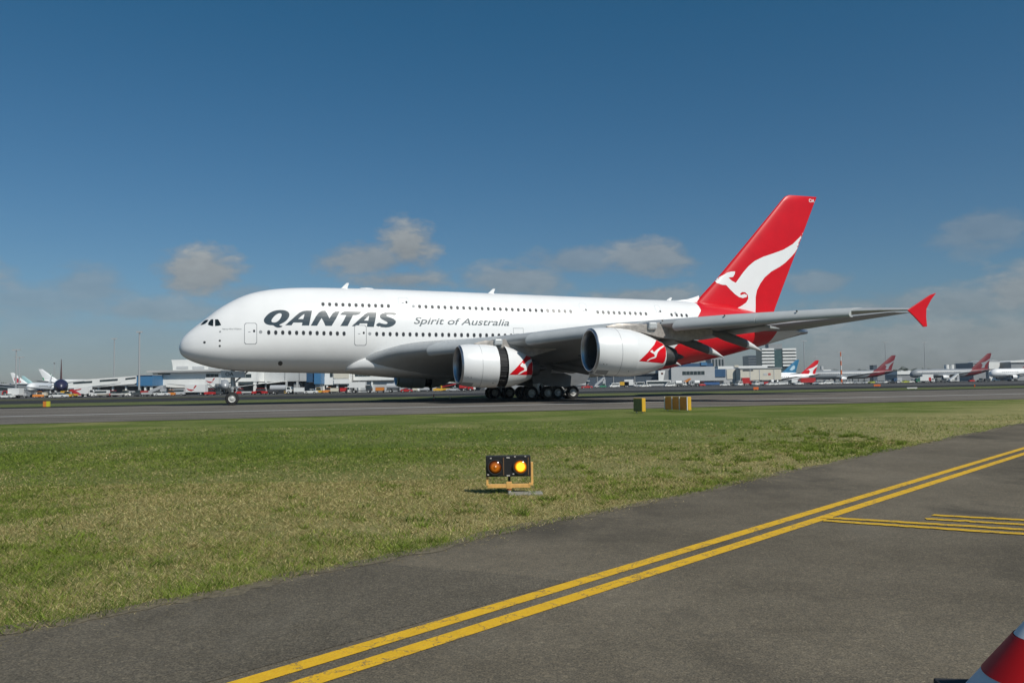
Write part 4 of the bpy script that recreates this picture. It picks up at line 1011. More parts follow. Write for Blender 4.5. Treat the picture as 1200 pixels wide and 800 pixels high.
wl = b.poly('wall', [(74, 455.5), (160, 449), (160, 440.3), (74, 446.3)], M_off)
b.poly('ledge', [(74, 456.6), (160, 450.1), (160, 449.2), (74, 455.7)], M_lgrey, -.6, 6.2)
for u0, u1, va, vb in ((86, 108, 447.6, 449.6), (117, 138, 445, 447), (147, 159, 443, 444.7)): b.poly('window', [(u0, vb), (u1, vb - 1.4), (u1, va - 1.4), (u0, va)], M_glass, -.12, 0, wl)
b.box('undercroft', 92, 452.6, 160, 470, M_dgrey, 2.5, 5.5, ground_=True)
for u in (99, 115, 131.5, 147): b.box('column', u - .9, 451.2, u + .9, 470, M_off, .3, 1.1, ground_=True)
b = Bld('gate_lounge', 'bright blue box-shaped gate end between the white corridor and white gate building', 'building', 160, 178.6, 296, 9)
b.box('wall', 160, 439.6, 178.6, 452, M_blue); b.box('roof', 159.6, 438.9, 179, 439.6, M_roofm, -.3, 9.3)
for u in (162.5, 169.3, 176): b.box('column', u - 1, 452, u + 1, 470, M_off, .5, 1.6, ground_=True)
b.box('undercroft', 161, 452.4, 178, 470, M_dgrey, 4, 8, ground_=True)
b = Bld('gate_building', 'large white gate building with grey roof edge and tall white upper hall', 'building', 177, 262, 305, 30)
b.poly('wall', [(178.7, 451.5), (205, 454.2), (262, 454.2), (262, 436), (178.7, 436)], M_off)
b.box('roof', 174.5, 433.6, 264, 435.9, M_roofm, -2, 31)
b.poly('upper_hall', [(198.5, 433.5), (262, 433.5), (262, 420.6), (196.5, 421.2), (197.6, 425), (198.3, 429)], M_off, 3, 24)
b.win(185, 437.6, 199.5, 439); b.win(241.5, 438, 256, 443, n=3)
for u0, u1 in ((203, 217), (222, 236), (241, 255)): b.box('louvre', u0, 428.8, u1, 431.8, M_pane, 2.85, 3.0)
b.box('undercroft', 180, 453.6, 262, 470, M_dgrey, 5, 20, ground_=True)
b.box('side_wall', 183.5, 453, 196, 470, M_lgrey, 2.5, 4.8, ground_=True)
for u in (182, 199, 216, 232, 249): b.box('column', u - .8, 453, u + .8, 470, M_off, .5, 1.5, ground_=True)
b = Bld('control_block', 'white two-storey block with dark glazing behind the nose wheel', 'building', 275.5, 300, 312, 14)
b.box('wall', 275.5, 430, 300, 447, M_off); b.win(281, 438.2, 294.5, 442.2, n=2); b.win(279.5, 447.5, 296.5, 450, mat=M_glass)
b.box('lower_wall', 277, 447, 299, 470, M_dgrey, 3, 13, ground_=True)
for u in (277.5, 298): b.box('column', u - 1.4, 446, u + 1.4, 470, M_off, .2, 1.5, ground_=True)
b = Bld('baggage_hall', 'long light grey hall under the jet fuselage with open dark ground floor', 'building', 300, 359, 322, 25)
b.box('wall', 300, 430, 359, 446.8, M_lgrey)
for u in (334, 351): b.box('downpipe', u - .35, 430, u + .35, 447, M_mgrey, -.2, -.05)
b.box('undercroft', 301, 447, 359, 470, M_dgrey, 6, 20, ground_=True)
b.poly('canopy', [(301, 449), (315, 449.8), (336, 447.2), (336, 446), (315, 448.4), (301, 447.8)], M_off, -6, 2)
for u in (315.7, 339.5, 352): b.box('column', u - .8, 447, u + .8, 470, M_lgrey, -5.0, -3.8, ground_=True)
b.box('stair_tower', 343.5, 448.5, 350.5, 470, M_mgrey, 1, 5.5, ground_=True)
b = Bld('gate_lounge', 'two-tone blue gate box with jet bridge end under the jet fuselage', 'building', 358.5, 376.5, 302, 9)
b.box('wall', 358.5, 430, 368, 447.5, M_blue2, .8); b.box('corner_bay', 368.1, 430, 376, 449.8, M_blue); b.box('base', 368.6, 450, 374, 470, M_lgrey, 1, 5, ground_=True); b.box('undercroft', 353, 448, 368, 470, M_dgrey, 5, 8, ground_=True)
b = Bld('gate_building', 'white gate wing with small square windows under the jet belly', 'building', 376.5, 411, 308, 22)
b.box('wall', 376.5, 428, 411, 450.6, M_off); b.win(377.6, 436.5, 380.6, 441); b.win(386.8, 436.5, 390, 441.6); b.box('cream_panel', 391, 436, 409, 443, M_cream, -.3, -.02)
b.box('sign_panel', 391.6, 444, 410, 449.4, M_off, -.5, -.02)
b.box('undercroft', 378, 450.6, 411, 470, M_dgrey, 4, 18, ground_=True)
for u in (379, 383, 395, 408): b.box('column', u - 1, 450, u + 1, 470, M_off, .3, 1.5, ground_=True)
b = Bld('gate_building', 'white block with glazed strip and grey base left of the far engine', 'building', 414, 462, 311, 18)
b.box('wall', 414, 430, 462, 445.4, M_off); b.win(416, 437, 434, 440.8, n=4); b.box('base_wall', 415, 445.4, 462, 470, M_lgrey, .6, 16, ground_=True); b.box('ledge', 413.5, 445, 463, 445.9, M_mgrey, -.5, 1)
for u in (421, 436): b.box('column', u - 1, 446, u + 1, 470, M_off, -.1, .5, ground_=True)
b = Bld('service_shed', 'dark open service shed with white roof edge behind the inner engine', 'building', 448, 566, 318, 20)
b.box('back_wall', 448, 449.6, 566, 470, M_dgrey, 6, 18, ground_=True); b.box('roof', 518, 445.6, 532, 448.6, M_off, -1, 19); b.box('roof_slab', 448, 448.8, 566, 450.2, M_navy, 0, 19)
b.box('grey_bay', 506.5, 448.2, 516, 470, M_lgrey, .5, 6, ground_=True)
for u in (500.5, 533, 545): b.box('column', u - .7, 449, u + .7, 470, M_lgrey, .6, 1.6, ground_=True)
b = Bld('terminal_wing', 'low grey terminal wing behind the main landing gear', 'building', 566, 690, 400, 20)
b.box('wall', 566, 447.5, 690, 466, M_mgrey, ground_=True); b.box('roof', 565, 446.4, 691, 447.5, M_lgrey, -1, 21); b.win(640, 449, 688, 451.2)
b = Bld('hangar', 'long dark slate-blue hangar behind the outer engine', 'building', 672, 786, 452, 30)
b.box('wall', 672, 438.6, 786, 466, M_navy, ground_=True); b.box('roof', 671, 437.6, 787, 438.7, M_dgrey, -1, 31)
for u in (700, 719, 744): b.box('door_track', u - .5, 439, u + .5, 458, M_mgrey, -.25, -.03)
b = Bld('operations_block', 'pale grey block with one wide strip window behind the red jet tail', 'building', 776, 838, 440, 22)
b.box('wall', 787, 429.6, 838, 446.2, M_lgrey); b.box('wall_return', 776, 430.6, 787, 446.6, M_mgrey, 1.5, 20)
b.win(800, 434.8, 826, 439, n=6); b.box('base', 777, 446.6, 838, 466, M_dgrey, 2, 20, ground_=True)
b = Bld('operations_block', 'beige and blue panelled block right of the pale grey block', 'building', 838, 870, 444, 20)
b.box('wall', 838, 432, 870, 466, M_lgrey, ground_=True); b.box('blue_panel', 834.6, 432.4, 850.5, 441.4, M_blue2, -.4, -.03); b.box('beige_panel', 852, 432.8, 862, 444, M_cream, -.3, -.03)
m = MB(); m.tube((b.X(865.3), -1.5, 0), (b.X(865.3), -1.5, b.Z(865, 431.8)), 1.5, n=20); m.build('stair_drum', M_mgrey, b.o, smooth=True)
b = Bld('plant_building', 'blue and grey rooftop plant building far behind the red jet tail', 'building', 788, 836, 520, 18)
b.box('wall', 788, 425.6, 836, 460, M_blue2, ground_=True); b.box('roof_unit', 822, 424.4, 829, 428, M_blue, -.6, 4); b.box('roof_unit', 806, 424.6, 812, 425.8, M_off, 2, 6)
b = Bld('office_tower', 'slim grey concrete tower block with vertical dark window bays', 'building', 834, 850, 640, 18)
b.box('wall', 834, 419.4, 850, 460, M_mgrey, ground_=True)
for u0 in (835.4, 839.2, 843.0, 846.6): b.win(u0, 421, u0 + 2, 430)
b = Bld('terminal_deck', 'long pale parking deck edge behind the cream jet bridge', 'building', 842, 900, 560, 20)
b.box('wall', 842, 428.6, 900, 455, M_off, ground_=True); b.box('roof_unit', 861, 427.8, 866, 430.2, M_cream, -.5, 3)
b = Bld('jet_bridge', 'cream jet bridge with faint wall sign beside the blue tail', 'jet bridge', 868, 916, 405, 8)
b.box('wall', 868, 431.6, 916, 445, M_cream); b.box('roof', 867, 430.8, 917, 431.6, M_lgrey, -.4, 8.4); b.box('vent', 871, 433, 883, 434.6, M_dgrey, -.12, 0)
for u in (879.5, 890.5, 907.5): b.box('joint', u - .3, 432, u + .3, 445, M_pane, -.15, -.02)
b.box('sign_mark', 895, 437, 899.2, 439.6, M_pane, -.1, -.02); b.box('sign_mark', 900.6, 437, 903.4, 439.6, pbr('pale_red', (.5, .12, .10), .5), -.1, -.02)
for u in (874, 893, 911): b.box('leg', u - 1.2, 445, u + 1.2, 460, M_mgrey, 2, 4, ground_=True)
# hotel far behind
b = Bld('hotel', 'white banded hotel slab with dark green glazed centre far behind the wing', 'hotel', 894, 934, 900, 22)
b.box('wall', 894, 408.4, 908.4, 460, M_glass, 1, ground_=True); b.box('wall', 918, 408.4, 934, 460, M_glass, 1, ground_=True)
b.box('glazed_core', 908.4, 409.8, 918, 460, pbr('green_glazing', (.045, .09, .09), .2, var=.2, vscale=.3), .5, 20, ground_=True)
for k in range(6):
    v = 408 + k * 3.75
    b.box('floor_band', 893.8, v, 908.3, v + 2.15, M_off, -.6, 1); b.box('floor_band', 918.1, v, 934.2, v + 2.15, M_off, -.6, 1)
b.box('penthouse', 904, 402.4, 920, 408.3, M_mgrey, 6, 18)
b = Bld('office_block', 'dark blue-grey glass office block left of the white banded hotel', 'building', 878, 893.7, 940, 24)
b.box('wall', 878, 416.4, 893.7, 460, pbr('bluegrey_glazing', (.075, .10, .125), .25, var=.2, vscale=.25), ground_=True)
for k in range(4): b.box('floor_band', 877.8, 419.3 + 3 * k, 893.9, 419.8 + 3 * k, M_mgrey, -.3, -.02)
b = Bld('service_building', 'grey service block right of the red and white tail', 'building', 957, 979, 520, 16)
b.box('wall', 957, 433.6, 979, 460, M_mgrey, ground_=True); b.box('white_wall', 965, 433, 974, 443.5, M_off, -.5, -.03); b.box('tank_tower', 965.4, 428.6, 967.8, 433, M_lgrey, 3, 5)
b = Bld('terminal_wing', 'long white and grey terminal wing below the small trees', 'building', 1052, 1092, 540, 18)
b.box('wall', 1052, 434.4, 1092, 438.4, M_off); b.box('lower_wall', 1052, 438.4, 1092, 460, M_mgrey, .6, 18, ground_=True)
for u in (1059, 1067, 1075): b.box('roof_unit', u, 433.6, u + 3, 434.4, M_lgrey, 3, 6)
b = Bld('silo_block', 'pair of pale tanks rising above the grey parked jet', 'storage tank', 1109, 1121, 620, 8)
for u in (1111.7, 1117.6):
    m = MB(); m.tube((b.X(u), 2, 0), (b.X(u), 2, b.Z(u, 427.3)), 1.55, n=24); m.build('tank', M_off, b.o, smooth=True)
b = Bld('hangar', 'white hangar end wall behind the maroon tail', 'building', 1142, 1173, 650, 30)
b.box('wall', 1160, 423.2, 1172.6, 460, M_off, ground_=True); b.poly('gable', [(1159.6, 423.2), (1173, 423.2), (1166, 421.4)], M_lgrey, -.3, 30); b.box('side_wall', 1143, 425.4, 1160, 460, M_mgrey, 2, 28, ground_=True); b.box('roof_edge', 1142.6, 424.6, 1160, 425.4, M_lgrey, 1.5, 29)
b = Bld('hangar', 'grey hangar with pale roof edge at the right border', 'building', 1186, 1240, 640, 30)
b.box('wall', 1186, 424, 1240, 460, M_mgrey, ground_=True); b.poly('roof', [(1184.5, 424.6), (1184.5, 423.6), (1197, 421.9), (1241, 421), (1241, 424)], M_off, -1, 30)

# light masts
M_mast = pbr('mast_galvanised', (.38, .39, .39), .5, .2)
def mast(label, u, vt, D, w=1.0, arm=1.6, mats=None, name='light_mast'):
    x = at(u, 450, D).x; H = at(u, vt, D).z; s = thing(name, label, 'light mast', (x, D, 0))
    m = MB()
    if mats:
        n = 7
        for k in range(n):
            q = MB(); q.tube((0, 0, H * k / n), (0, 0, H * (k + 1) / n), .48 - .03 * k, .45 - .03 * k); q.build('band', mats[k % 2], s, smooth=True)
    else:
        m.tube((0, 0, 0), (0, 0, H), 0.36 * w, .22 * w, n=10); m.build('pole', M_mast, s, smooth=True)
    q = MB(); q.box(-arm, arm, -.2, .2, H - .3, H + .12); q.build('head_frame', M_mast, s)
    for k in range(4):
        q = MB(); xx = -arm + arm * 2 * (k + .5) / 4; q.box(xx - .25, xx + .25, -.45, -.2, H - .4, H - .05); q.build('floodlight', M_lgrey, s)
mast('tall light mast with wide crossarm at far left beside the white tail', 18.5, 409.5, 330, arm=1.7)
mast('light mast with low crossarm just right of the leftmost mast', 22.5, 418, 420, arm=2.4)
mast('slender light mast standing over the middle of the white corridor', 133.5, 396.5, 420, arm=1.4)
mast('tall light mast in front of the blue gate box', 163, 388.5, 275, arm=.9)
mast('thin faint mast behind the dark blue nose-on jet', 63.5, 425, 520, arm=.5, w=.8)
mast('thin mast rising behind the blue tail and red tail', 943.5, 399.3, 560, arm=2.0)
mast('short thin mast above the red and white tail', 956.5, 417.6, 620, arm=1.2, w=.8)
mast('red and white banded mast with square head at right', 986.3, 412, 450, arm=2.0, mats=(M_orange, M_pwhite))
mast('tall thin mast above the maroon-tailed grey jet', 1039, 400.5, 640, arm=2.2)
mast('tall thin mast right of the small trees', 1085, 400.8, 640, arm=2.2)

# ------------------------------------------------------------------ parked jets
def raked_paint(body, band, X0, zc):                     # tail colour starting along a raked line
    nm = f'{body.name}_{band.name}_{X0:.0f}'
    if nm in bpy.data.materials: return bpy.data.materials[nm]
    m = bpy.data.materials.new(nm); m.use_nodes = True; t = m.node_tree; p = t.nodes['Principled BSDF']
    co = N(t, 'ShaderNodeTexCoord'); sp = N(t, 'ShaderNodeSeparateXYZ'); t.links.new(co.outputs['Object'], sp.inputs[0])
    f = mth(t, 'GREATER_THAN', sp.outputs[0], mth(t, 'MULTIPLY_ADD', mth(t, 'SUBTRACT', sp.outputs[2], zc), 1.25, X0))
    g = lambda q: tuple(q.node_tree.nodes['Principled BSDF'].inputs['Base Color'].default_value)[:3]
    t.links.new(mixc(t, f, g(body), g(band)), p.inputs['Base Color']); p.inputs['Roughness'].default_value = .42
    return m
def airliner(label, loc, rz, L=38, dia=3.9, zc=3.4, span=34, finh=7.2, fin=None, body=None, tailband=None, eng=None, emblem=None, nose_dark=None):
    body = body or M_white; fin = fin or M_white; r = dia / 2
    o = thing('parked_jet', label, 'airplane', loc, rz)        # local x aft from the nose
    m = MB(); prof = [(0, .02), (.15, r * .28), (.5, r * .52), (1.1, r * .72), (2.2, r * .9), (3.8, r), (L * .64, r), (L * .8, r * .8), (L * .92, r * .45), (L, r * .1)]
    rs = []
    for x, rr_ in prof:
        lift = max(0, (x - L * .64) / (L * .36)) ** 1.4 * r * .75 - max(0, 1 - x / 3.8) ** 2 * r * .3
        rs.append([(x, rr_ * math.cos(t), zc + lift + rr_ * math.sin(t)) for t in np.linspace(0, 2 * math.pi, 24, endpoint=False)])
    m.rings(rs); m.build('fuselage', raked_paint(body, tailband, L * .70, zc) if tailband else body, o, smooth=True)
    for s in (-1, 1):
        m = MB(); rr = []
        for (y, x0, ch, z) in ((r * .6, L * .30, L * .21, zc - r * .55), (span * .17, L * .41, L * .13, zc - r * .35), (span * .5, L * .58, L * .04, zc + span * .022)):
            rr.append([(x0 + ch * a, s * y, z + ch * bb) for a, bb in foil(.11, 6)])
        m.rings(rr); m.build('wing', M_wing, o, smooth=True)
        m = MB(); rr = []
        for (y, x0, ch) in ((.3, L * .86, L * .11), (span * .2, L * .95, L * .045)):
            rr.append([(x0 + ch * a, s * y, zc + r * .5 + y * .1 + ch * bb) for a, bb in foil(.1, 6)])
        m.rings(rr); m.build('tailplane', M_wing, o, smooth=True)
        er = dia * .26; ey = s * span * .16; ex = L * .31; ez = zc - r * .95
        m = MB(); m.lathe([(.3, er * .72), (0, er * .86), (.1, er * .94), (.9, er), (2.2, er * .96), (3.8, er * .62), (3.7, er * .4)], (ex, ey, ez), n=20); en = m.build('engine', eng or M_nac, o, smooth=True)
        m = MB(); m.lathe([(.35, er * .74), (.45, .02)], (ex, ey, ez), n=20); m.build('inlet', M_black, en)
        m = MB(); m.box(ex + 1.5, ex + 4.6, ey - .12, ey + .12, ez + er * .6, zc - r * .3); m.build('pylon', M_wing, en)
        m = MB(); m.tube((L * .5, s * 2.6, .5), (L * .5, s * 2.4, zc - r * .5), .16); gr2 = m.build('main_gear', M_strut, o)
        for dx in (-.5, .5):
            m = MB(); m.tube((L * .5 + dx, s * 2.6 - .25, .5), (L * .5 + dx, s * 2.6 + .25, .5), .5, n=14); m.build('wheel', M_tyre, gr2)
    m = MB(); m.tube((L * .1, 0, .4), (L * .1, 0, zc - r * .7), .12); gr2 = m.build('nose_gear', M_strut, o)
    m = MB(); m.tube((L * .1, -.35, .4), (L * .1, .35, .4), .4, n=14); m.build('wheel', M_tyre, gr2)
    z0, z1 = zc + r * .75, zc + r + finh; h = z1 - z0
    m = MB(); rr = []
    for z, xl, xt in ((z0, L * .96 - h * 1.12, L * .965), (z0 + h * .12, L * .96 - h * .98, L * .968), (z1 - .15, L - h * .16, L * 1.02), (z1, L - h * .1, L * 1.022)):
        rr.append([(xl + (xt - xl) * a, (xt - xl) * bb, z) for a, bb in foil(.09, 8)])
    m.rings(rr); f = m.build('tail_fin', fin, o, smooth=True)
    if emblem:
        bt = bvh_of(m)
        xl = lambda q: L * .96 - h * .98 + (h * .82) * q; fx_ = lambda u, q: xl(q) + (L * .968 + q * L * .05 - xl(q)) * u
        for s in (-1, 1):
            mm = MB(); pl = []
            for u_, q in emblem[0]:
                X, Z = fx_(u_, q), z0 + h * q; hh = bt.ray_cast(Vector((X, s * 30, Z)), Vector((0, -s, 0)))
                pl.append((X, (hh[0].y if hh[0] else 0) + s * .03, Z))
            mm.add(pl, [tuple(range(len(pl)))]); mm.build('emblem', emblem[1], f)
    # cockpit glass and a cabin window band
    m = MB(); m.add([(1.15, s * r * y, zc - r * .16 + r * z) for s in (1,) for y, z in ((-.62, .33), (.62, .33), (.5, .60), (-.5, .60))], [(0, 1, 2, 3)])
    rs2 = []
    for a in np.linspace(-.75, .75, 9):
        rs2.append([(1.0 + .7 * abs(a), r * .80 * math.sin(a) * 1.03, zc + r * .30), (1.75 + .7 * abs(a), r * .86 * math.sin(a) * 1.03, zc + r * .56)])
    m = MB(); m.rings(rs2, close=False, cap=False); m.build('windscreen', M_cock, o)
    for s in (-1, 1):
        m = MB()
        for k in range(int((L * .62 - 6) / 1.1)):
            x = 6 + k * 1.1; m.box(x, x + .42, s * (r * .982) - .02, s * (r * .982) + .02, zc + r * .16, zc + r * .16 + .42)
        m.build('cabin_windows', M_win, o)
    return o
M_teal = pbr('teal_paint', (.02, .16, .30), .35, var=.1, vscale=.6); M_red_shade = pbr('cloud_shade_red_paint', (.15, .003, .010), .6, var=.1, vscale=.6); M_shade = pbr('cloud_shade_jet_paint', (.25, .27, .285), .45)  # grey and maroon here: cloud shadow put into the jets' paint
M_navyp = pbr('navy_paint', (.022, .022, .055), .35, var=.2, vscale=.8); M_greenp = pbr('green_paint', (.02, .26, .10), .4); M_silver = pbr('silver_jet_paint', (.36, .37, .38), .35, .2)
SWOOSH = [(.12, .30), (.30, .36), (.42, .28), (.50, .22), (.46, .02), (.78, .02), (.72, .25), (.80, .42), (1.0, .58), (1.0, .74), (.70, .56), (.45, .46), (.30, .42)]
SLIM = [(.30, .40), (.42, .34), (.50, .30), (.52, .10), (.72, .10), (.70, .28), (.80, .44), (1.0, .60), (1.0, .69), (.72, .54), (.50, .46)]
BAND = [(0, .30), (1.0, .05), (1.0, .28), (0, .58)]
DOTS = [(.3, .2), (.75, .15), (.85, .4), (.7, .6), (.45, .55), (.3, .4)]
LEAF = [(.35, .25), (.6, .2), (.8, .35), (.7, .55), (.5, .6), (.38, .45)]
def tail_at(u, D): return at(u, 450, D).x
def left_facing(label, utail, D, L, rz=0.0, **k):
    return airliner(label, (tail_at(utail, D) - L * 1.02 * math.cos(rz), D - L * math.sin(rz), 0), rz, L=L, **k)
def right_facing(label, utail, D, L, rz=0.0, **k):
    return airliner(label, (tail_at(utail, D) + L * 1.02 * math.cos(rz), D + L * math.sin(rz), 0), math.pi + rz, L=L, **k)
right_facing('white jet with red flecked tail at the far left', 12, 420, 36, .12, zc=4.4, dia=3.7, finh=5.6, span=30, emblem=(DOTS, pbr('rose_red', (.5, .05, .07), .4)))
right_facing('white jet showing only a slim teal-edged tail, second tail from left', 25, 470, 36, .12, zc=4.4, dia=3.7, finh=4.9, span=30, fin=pbr('pale_teal', (.35, .55, .56), .4))
right_facing('white wide-body jet with white and green striped tail', 45, 480, 58, .08, zc=6.3, dia=5.3, finh=6.2, span=52, emblem=(BAND, M_greenp))
airliner('dark blue jet parked nose-on towards the runway with thin upright fin', (at(71.5, 450, 250).x, 250, 0), math.atan2(250, at(71.5, 450, 250).x), L=36, dia=3.95, zc=3.55, span=35, finh=7.2, fin=pbr('brown_fin', (.12, .05, .035), .5), body=M_navyp, eng=M_navyp)
airliner('silver grey jet parked nose-on behind the nose wheel of the big airliner', (at(264, 450, 292).x, 292, 0), math.atan2(292, at(264, 450, 292).x) + .10, L=33, dia=3.9, zc=3.3, span=36, finh=4.2, body=M_silver, fin=M_silver)
left_facing('white jet with dark teal tail carrying a pale emblem', 937.5, 478, 42, .1, zc=4.8, dia=4.0, finh=7.2, fin=M_teal, emblem=(LEAF, pbr('pale_blue', (.45, .6, .68), .5)))
left_facing('white jet with bright red tail and white kangaroo behind the red loader', 960.5, 432, 39, .05, zc=3.5, dia=3.9, finh=6.9, fin=M_red, emblem=(SWOOSH, M_white))
left_facing('jet in painted cloud-shadow grey with dulled maroon kangaroo tail right of the banded mast', 1051, 500, 54, .06, zc=5.2, dia=5.1, finh=8.7, span=46, fin=M_red_shade, body=M_shade, tailband=M_red_shade, emblem=(SLIM, M_shade))
left_facing('jet in painted cloud-shadow grey with dulled maroon kangaroo tail in front of the white hangar', 1163.5, 500, 50, .06, zc=5.2, dia=5.1, finh=9.1, span=46, fin=M_red_shade, body=M_shade, tailband=M_red_shade, emblem=(SLIM, M_shade))
airliner('white jet with red tail cut off by the right border of the view', (at(1153, 450, 468).x, 462, 0), .10, L=27, dia=4.9, zc=4.6, span=40, finh=6, fin=M_red_shade, tailband=None, eng=M_white)

# a white twin-jet at the far left whose engines face the camera
airliner('white jet at the far left facing the runway with two black engine inlets', (at(34, 450, 285).x, 285, 0), math.atan2(285, at(34, 450, 285).x) - .25, L=30, dia=3.3, zc=3.4, span=32, finh=3.6)

# ------------------------------------------------------------------ ground vehicles
VC = {'white': (.72, .72, .70), 'silver': (.42, .43, .44), 'red': (.45, .02, .02), 'yellow': (.62, .36, .03), 'orange': (.6, .2, .03), 'blue': (.05, .12, .28), 'green': (.04, .22, .12), 'dark': (.05, .055, .06), 'cream': (.60, .55, .44), 'lime': (.45, .48, .06)}
def vm(c): return pbr('vehicle_' + c, VC[c], .35, coat=.2)
def vwheels(o, xs_, w, r=.34):
    for x in xs_:
        for y in (-w / 2 + .1, w / 2 - .1):
            m = MB(); m.tube((x, y - .12, r), (x, y + .12, r), r, n=14); wq = m.build('wheel', M_tyre, o)
            q = MB(); q.tube((x, y - .13, r), (x, y + .13, r), r * .5, n=10); q.build('hub', M_rim, wq)
def car(label, loc, rz=0, c='white', L=4.5, H=1.42, group=None):
    o = thing('car', label, 'car', loc, rz, group); w = 1.72; h = L / 2
    m = MB(); m.prism([(-h, .3), (-h, .62), (-h + .15, .78), (-h * .45, .9), (h * .72, .92), (h, .8), (h, .35), (h - .1, .26), (-h + .1, .26)], -w / 2, w / 2); m.build('body', vm(c), o, bevel=.05)
    m = MB(); m.prism([(-h * .46, .89), (-h * .16, H - .07), (h * .36, H - .07), (h * .70, .91)], -w / 2 + .08, w / 2 - .08); cb = m.build('cabin_glass', M_glass, o)
    m = MB(); m.prism([(-h * .18, H - .08), (-h * .12, H), (h * .32, H), (h * .39, H - .08)], -w / 2 + .07, w / 2 - .07); m.build('roof', vm(c), o, bevel=.02)
    for xx in (.06,): 
        m = MB(); m.box(h * xx, h * xx + .1, -w / 2 + .06, w / 2 - .06, .88, H - .06); m.build('pillar', vm(c), cb)
    vwheels(o, (-h * .62, h * .6), w); return o
def van(label, loc, rz=0, c='white', L=4.9, H=2.0, group=None):
    o = thing('van', label, 'van', loc, rz, group); w = 1.8; h = L / 2
    m = MB(); m.prism([(-h, .3), (-h, .95), (-h * .78, 1.1), (-h * .5, H - .05), (-h * .42, H), (h - .05, H), (h, .35)], -w / 2, w / 2); m.build('body', vm(c), o, bevel=.05)
    for y in (-w / 2 - .01, w / 2 + .01):
        m = MB(); m.prism([(-h * .68, 1.15), (-h * .48, H - .25), (h * .9, H - .25), (h * .9, 1.2)], y - .012, y + .012); m.build('window', M_glass, o)
    m = MB(); m.prism([(-h * .79, 1.13), (-h * .52, H - .1), (-h * .54, H - .08), (-h * .83, 1.13)], -w / 2 + .1, w / 2 - .1); m.build('windscreen', M_glass, o)
    vwheels(o, (-h * .62, h * .6), w); return o
def truck(label, loc, rz=0, c='white', box='white', L=7.5, H=3.4, lift=0.0, mark=None, name='box_truck', tank=False, group=None, zb=1.0):
    o = thing(name, label, 'truck', loc, rz, group); w = 2.4; h = L / 2
    m = MB(); m.box(-h, h, -.9, .9, .55, .85); m.build('chassis', M_dark, o)
    m = MB(); m.prism([(-h, .5), (-h, 1.4), (-h + .35, 2.25), (-h + 1.7, 2.25), (-h + 1.7, .5)], -1.1, 1.1); cb = m.build('cab', vm(c), o, bevel=.06)
    m = MB(); m.prism([(-h + .02, 1.42), (-h + .33, 2.15), (-h + .28, 2.17), (-h - .03, 1.44)], -.95, .95); m.build('windscreen', M_glass, cb)
    for y in (-1.11, 1.11):
        m = MB(); m.prism([(-h + .35, 1.4), (-h + .55, 2.1), (-h + 1.4, 2.1), (-h + 1.4, 1.4)], y - .012, y + .012); m.build('side_window', M_glass, cb)
    m = MB()
    if tank: m.lathe([(0, .4), (.1, .9), (L - 2.1, .9), (L - 2.0, .4)], (-h + 1.9, 0, 1.85), n=20, cap=True)
    else: m.box(-h + 1.85, h, -w / 2, w / 2, zb + lift, H + lift)
    bx = m.build('tank' if tank else 'cargo_box', vm(box), o, smooth=tank)
    if lift:
        for s in (-1, 1):
            m = MB(); m.tube((-h + 2.4, s * .8, .9), (h - .5, s * .8, 1 + lift), .09); m.tube((h - .5, s * .8, .9), (-h + 2.4, s * .8, 1 + lift), .09); m.build('scissor_lift', M_dark, o)
    if mark:                                             # a red swoosh on the box side
        z0, z1 = zb + lift + .3, H + lift - .25; x0 = -h + 2.1
        m = MB(); k = (z1 - z0)
        m.prism([(x0, z0 + k * .55), (x0 + k * .4, z0 + k * .18), (x0 + k * .95, z0), (x0 + k * 1.5, z0 + k * .25), (x0 + k * 1.1, z0 + k * .28), (x0 + k * .6, z0 + k * .34)], -w / 2 - .04, -w / 2 - .01); m.build('swoosh_mark', vm('red'), bx)
        m = MB(); m.prism([(x0 + k * 1.25, z0 + k * .4), (x0 + k * 1.55, z0 + k * .5), (x0 + k * 1.9, z0 + k), (x0 + k * 1.6, z0 + k)], -w / 2 - .04, -w / 2 - .01); m.build('swoosh_mark', vm('red'), bx)
    vwheels(o, (-h + .9, h - 1.4), 2.2, .48); return o
def tug(label, loc, rz=0, c='white', group=None, cabin=True):
    o = thing('baggage_tug', label, 'tug', loc, rz, group)
    m = MB(); m.prism([(-1.5, .3), (-1.5, .95), (-.3, 1.05), (1.5, .95), (1.5, .3)], -.75, .75); m.build('body', vm(c), o, bevel=.05)
    if cabin:
        m = MB(); m.prism([(-.35, 1.0), (-.2, 1.75), (.9, 1.75), (1.0, 1.0)], -.65, .65); cb = m.build('cabin_glass', M_glass, o)
        m = MB(); m.box(-.3, 1.0, -.72, .72, 1.76, 1.86); m.build('roof', vm(c), cb)
    vwheels(o, (-.95, .95), 1.4, .34); return o
def cart(label, loc, rz=0, c='silver', group=None, L=3.2, H=1.7):
    o = thing('baggage_cart', label, 'cart', loc, rz, group)
    m = MB(); m.box(-L / 2, L / 2, -.8, .8, .42, .55); m.build('deck', M_dark, o)
    m = MB(); m.box(-L / 2 + .1, L / 2 - .1, -.72, .72, .56, H - .08); m.build('load', vm(c), o, bevel=.08)
    m = MB(); m.box(-L / 2, L / 2, -.8, .8, H - .05, H); m.build('roof', vm(c), o)
    vwheels(o, (-L / 2 + .5, L / 2 - .5), 1.4, .25); return o
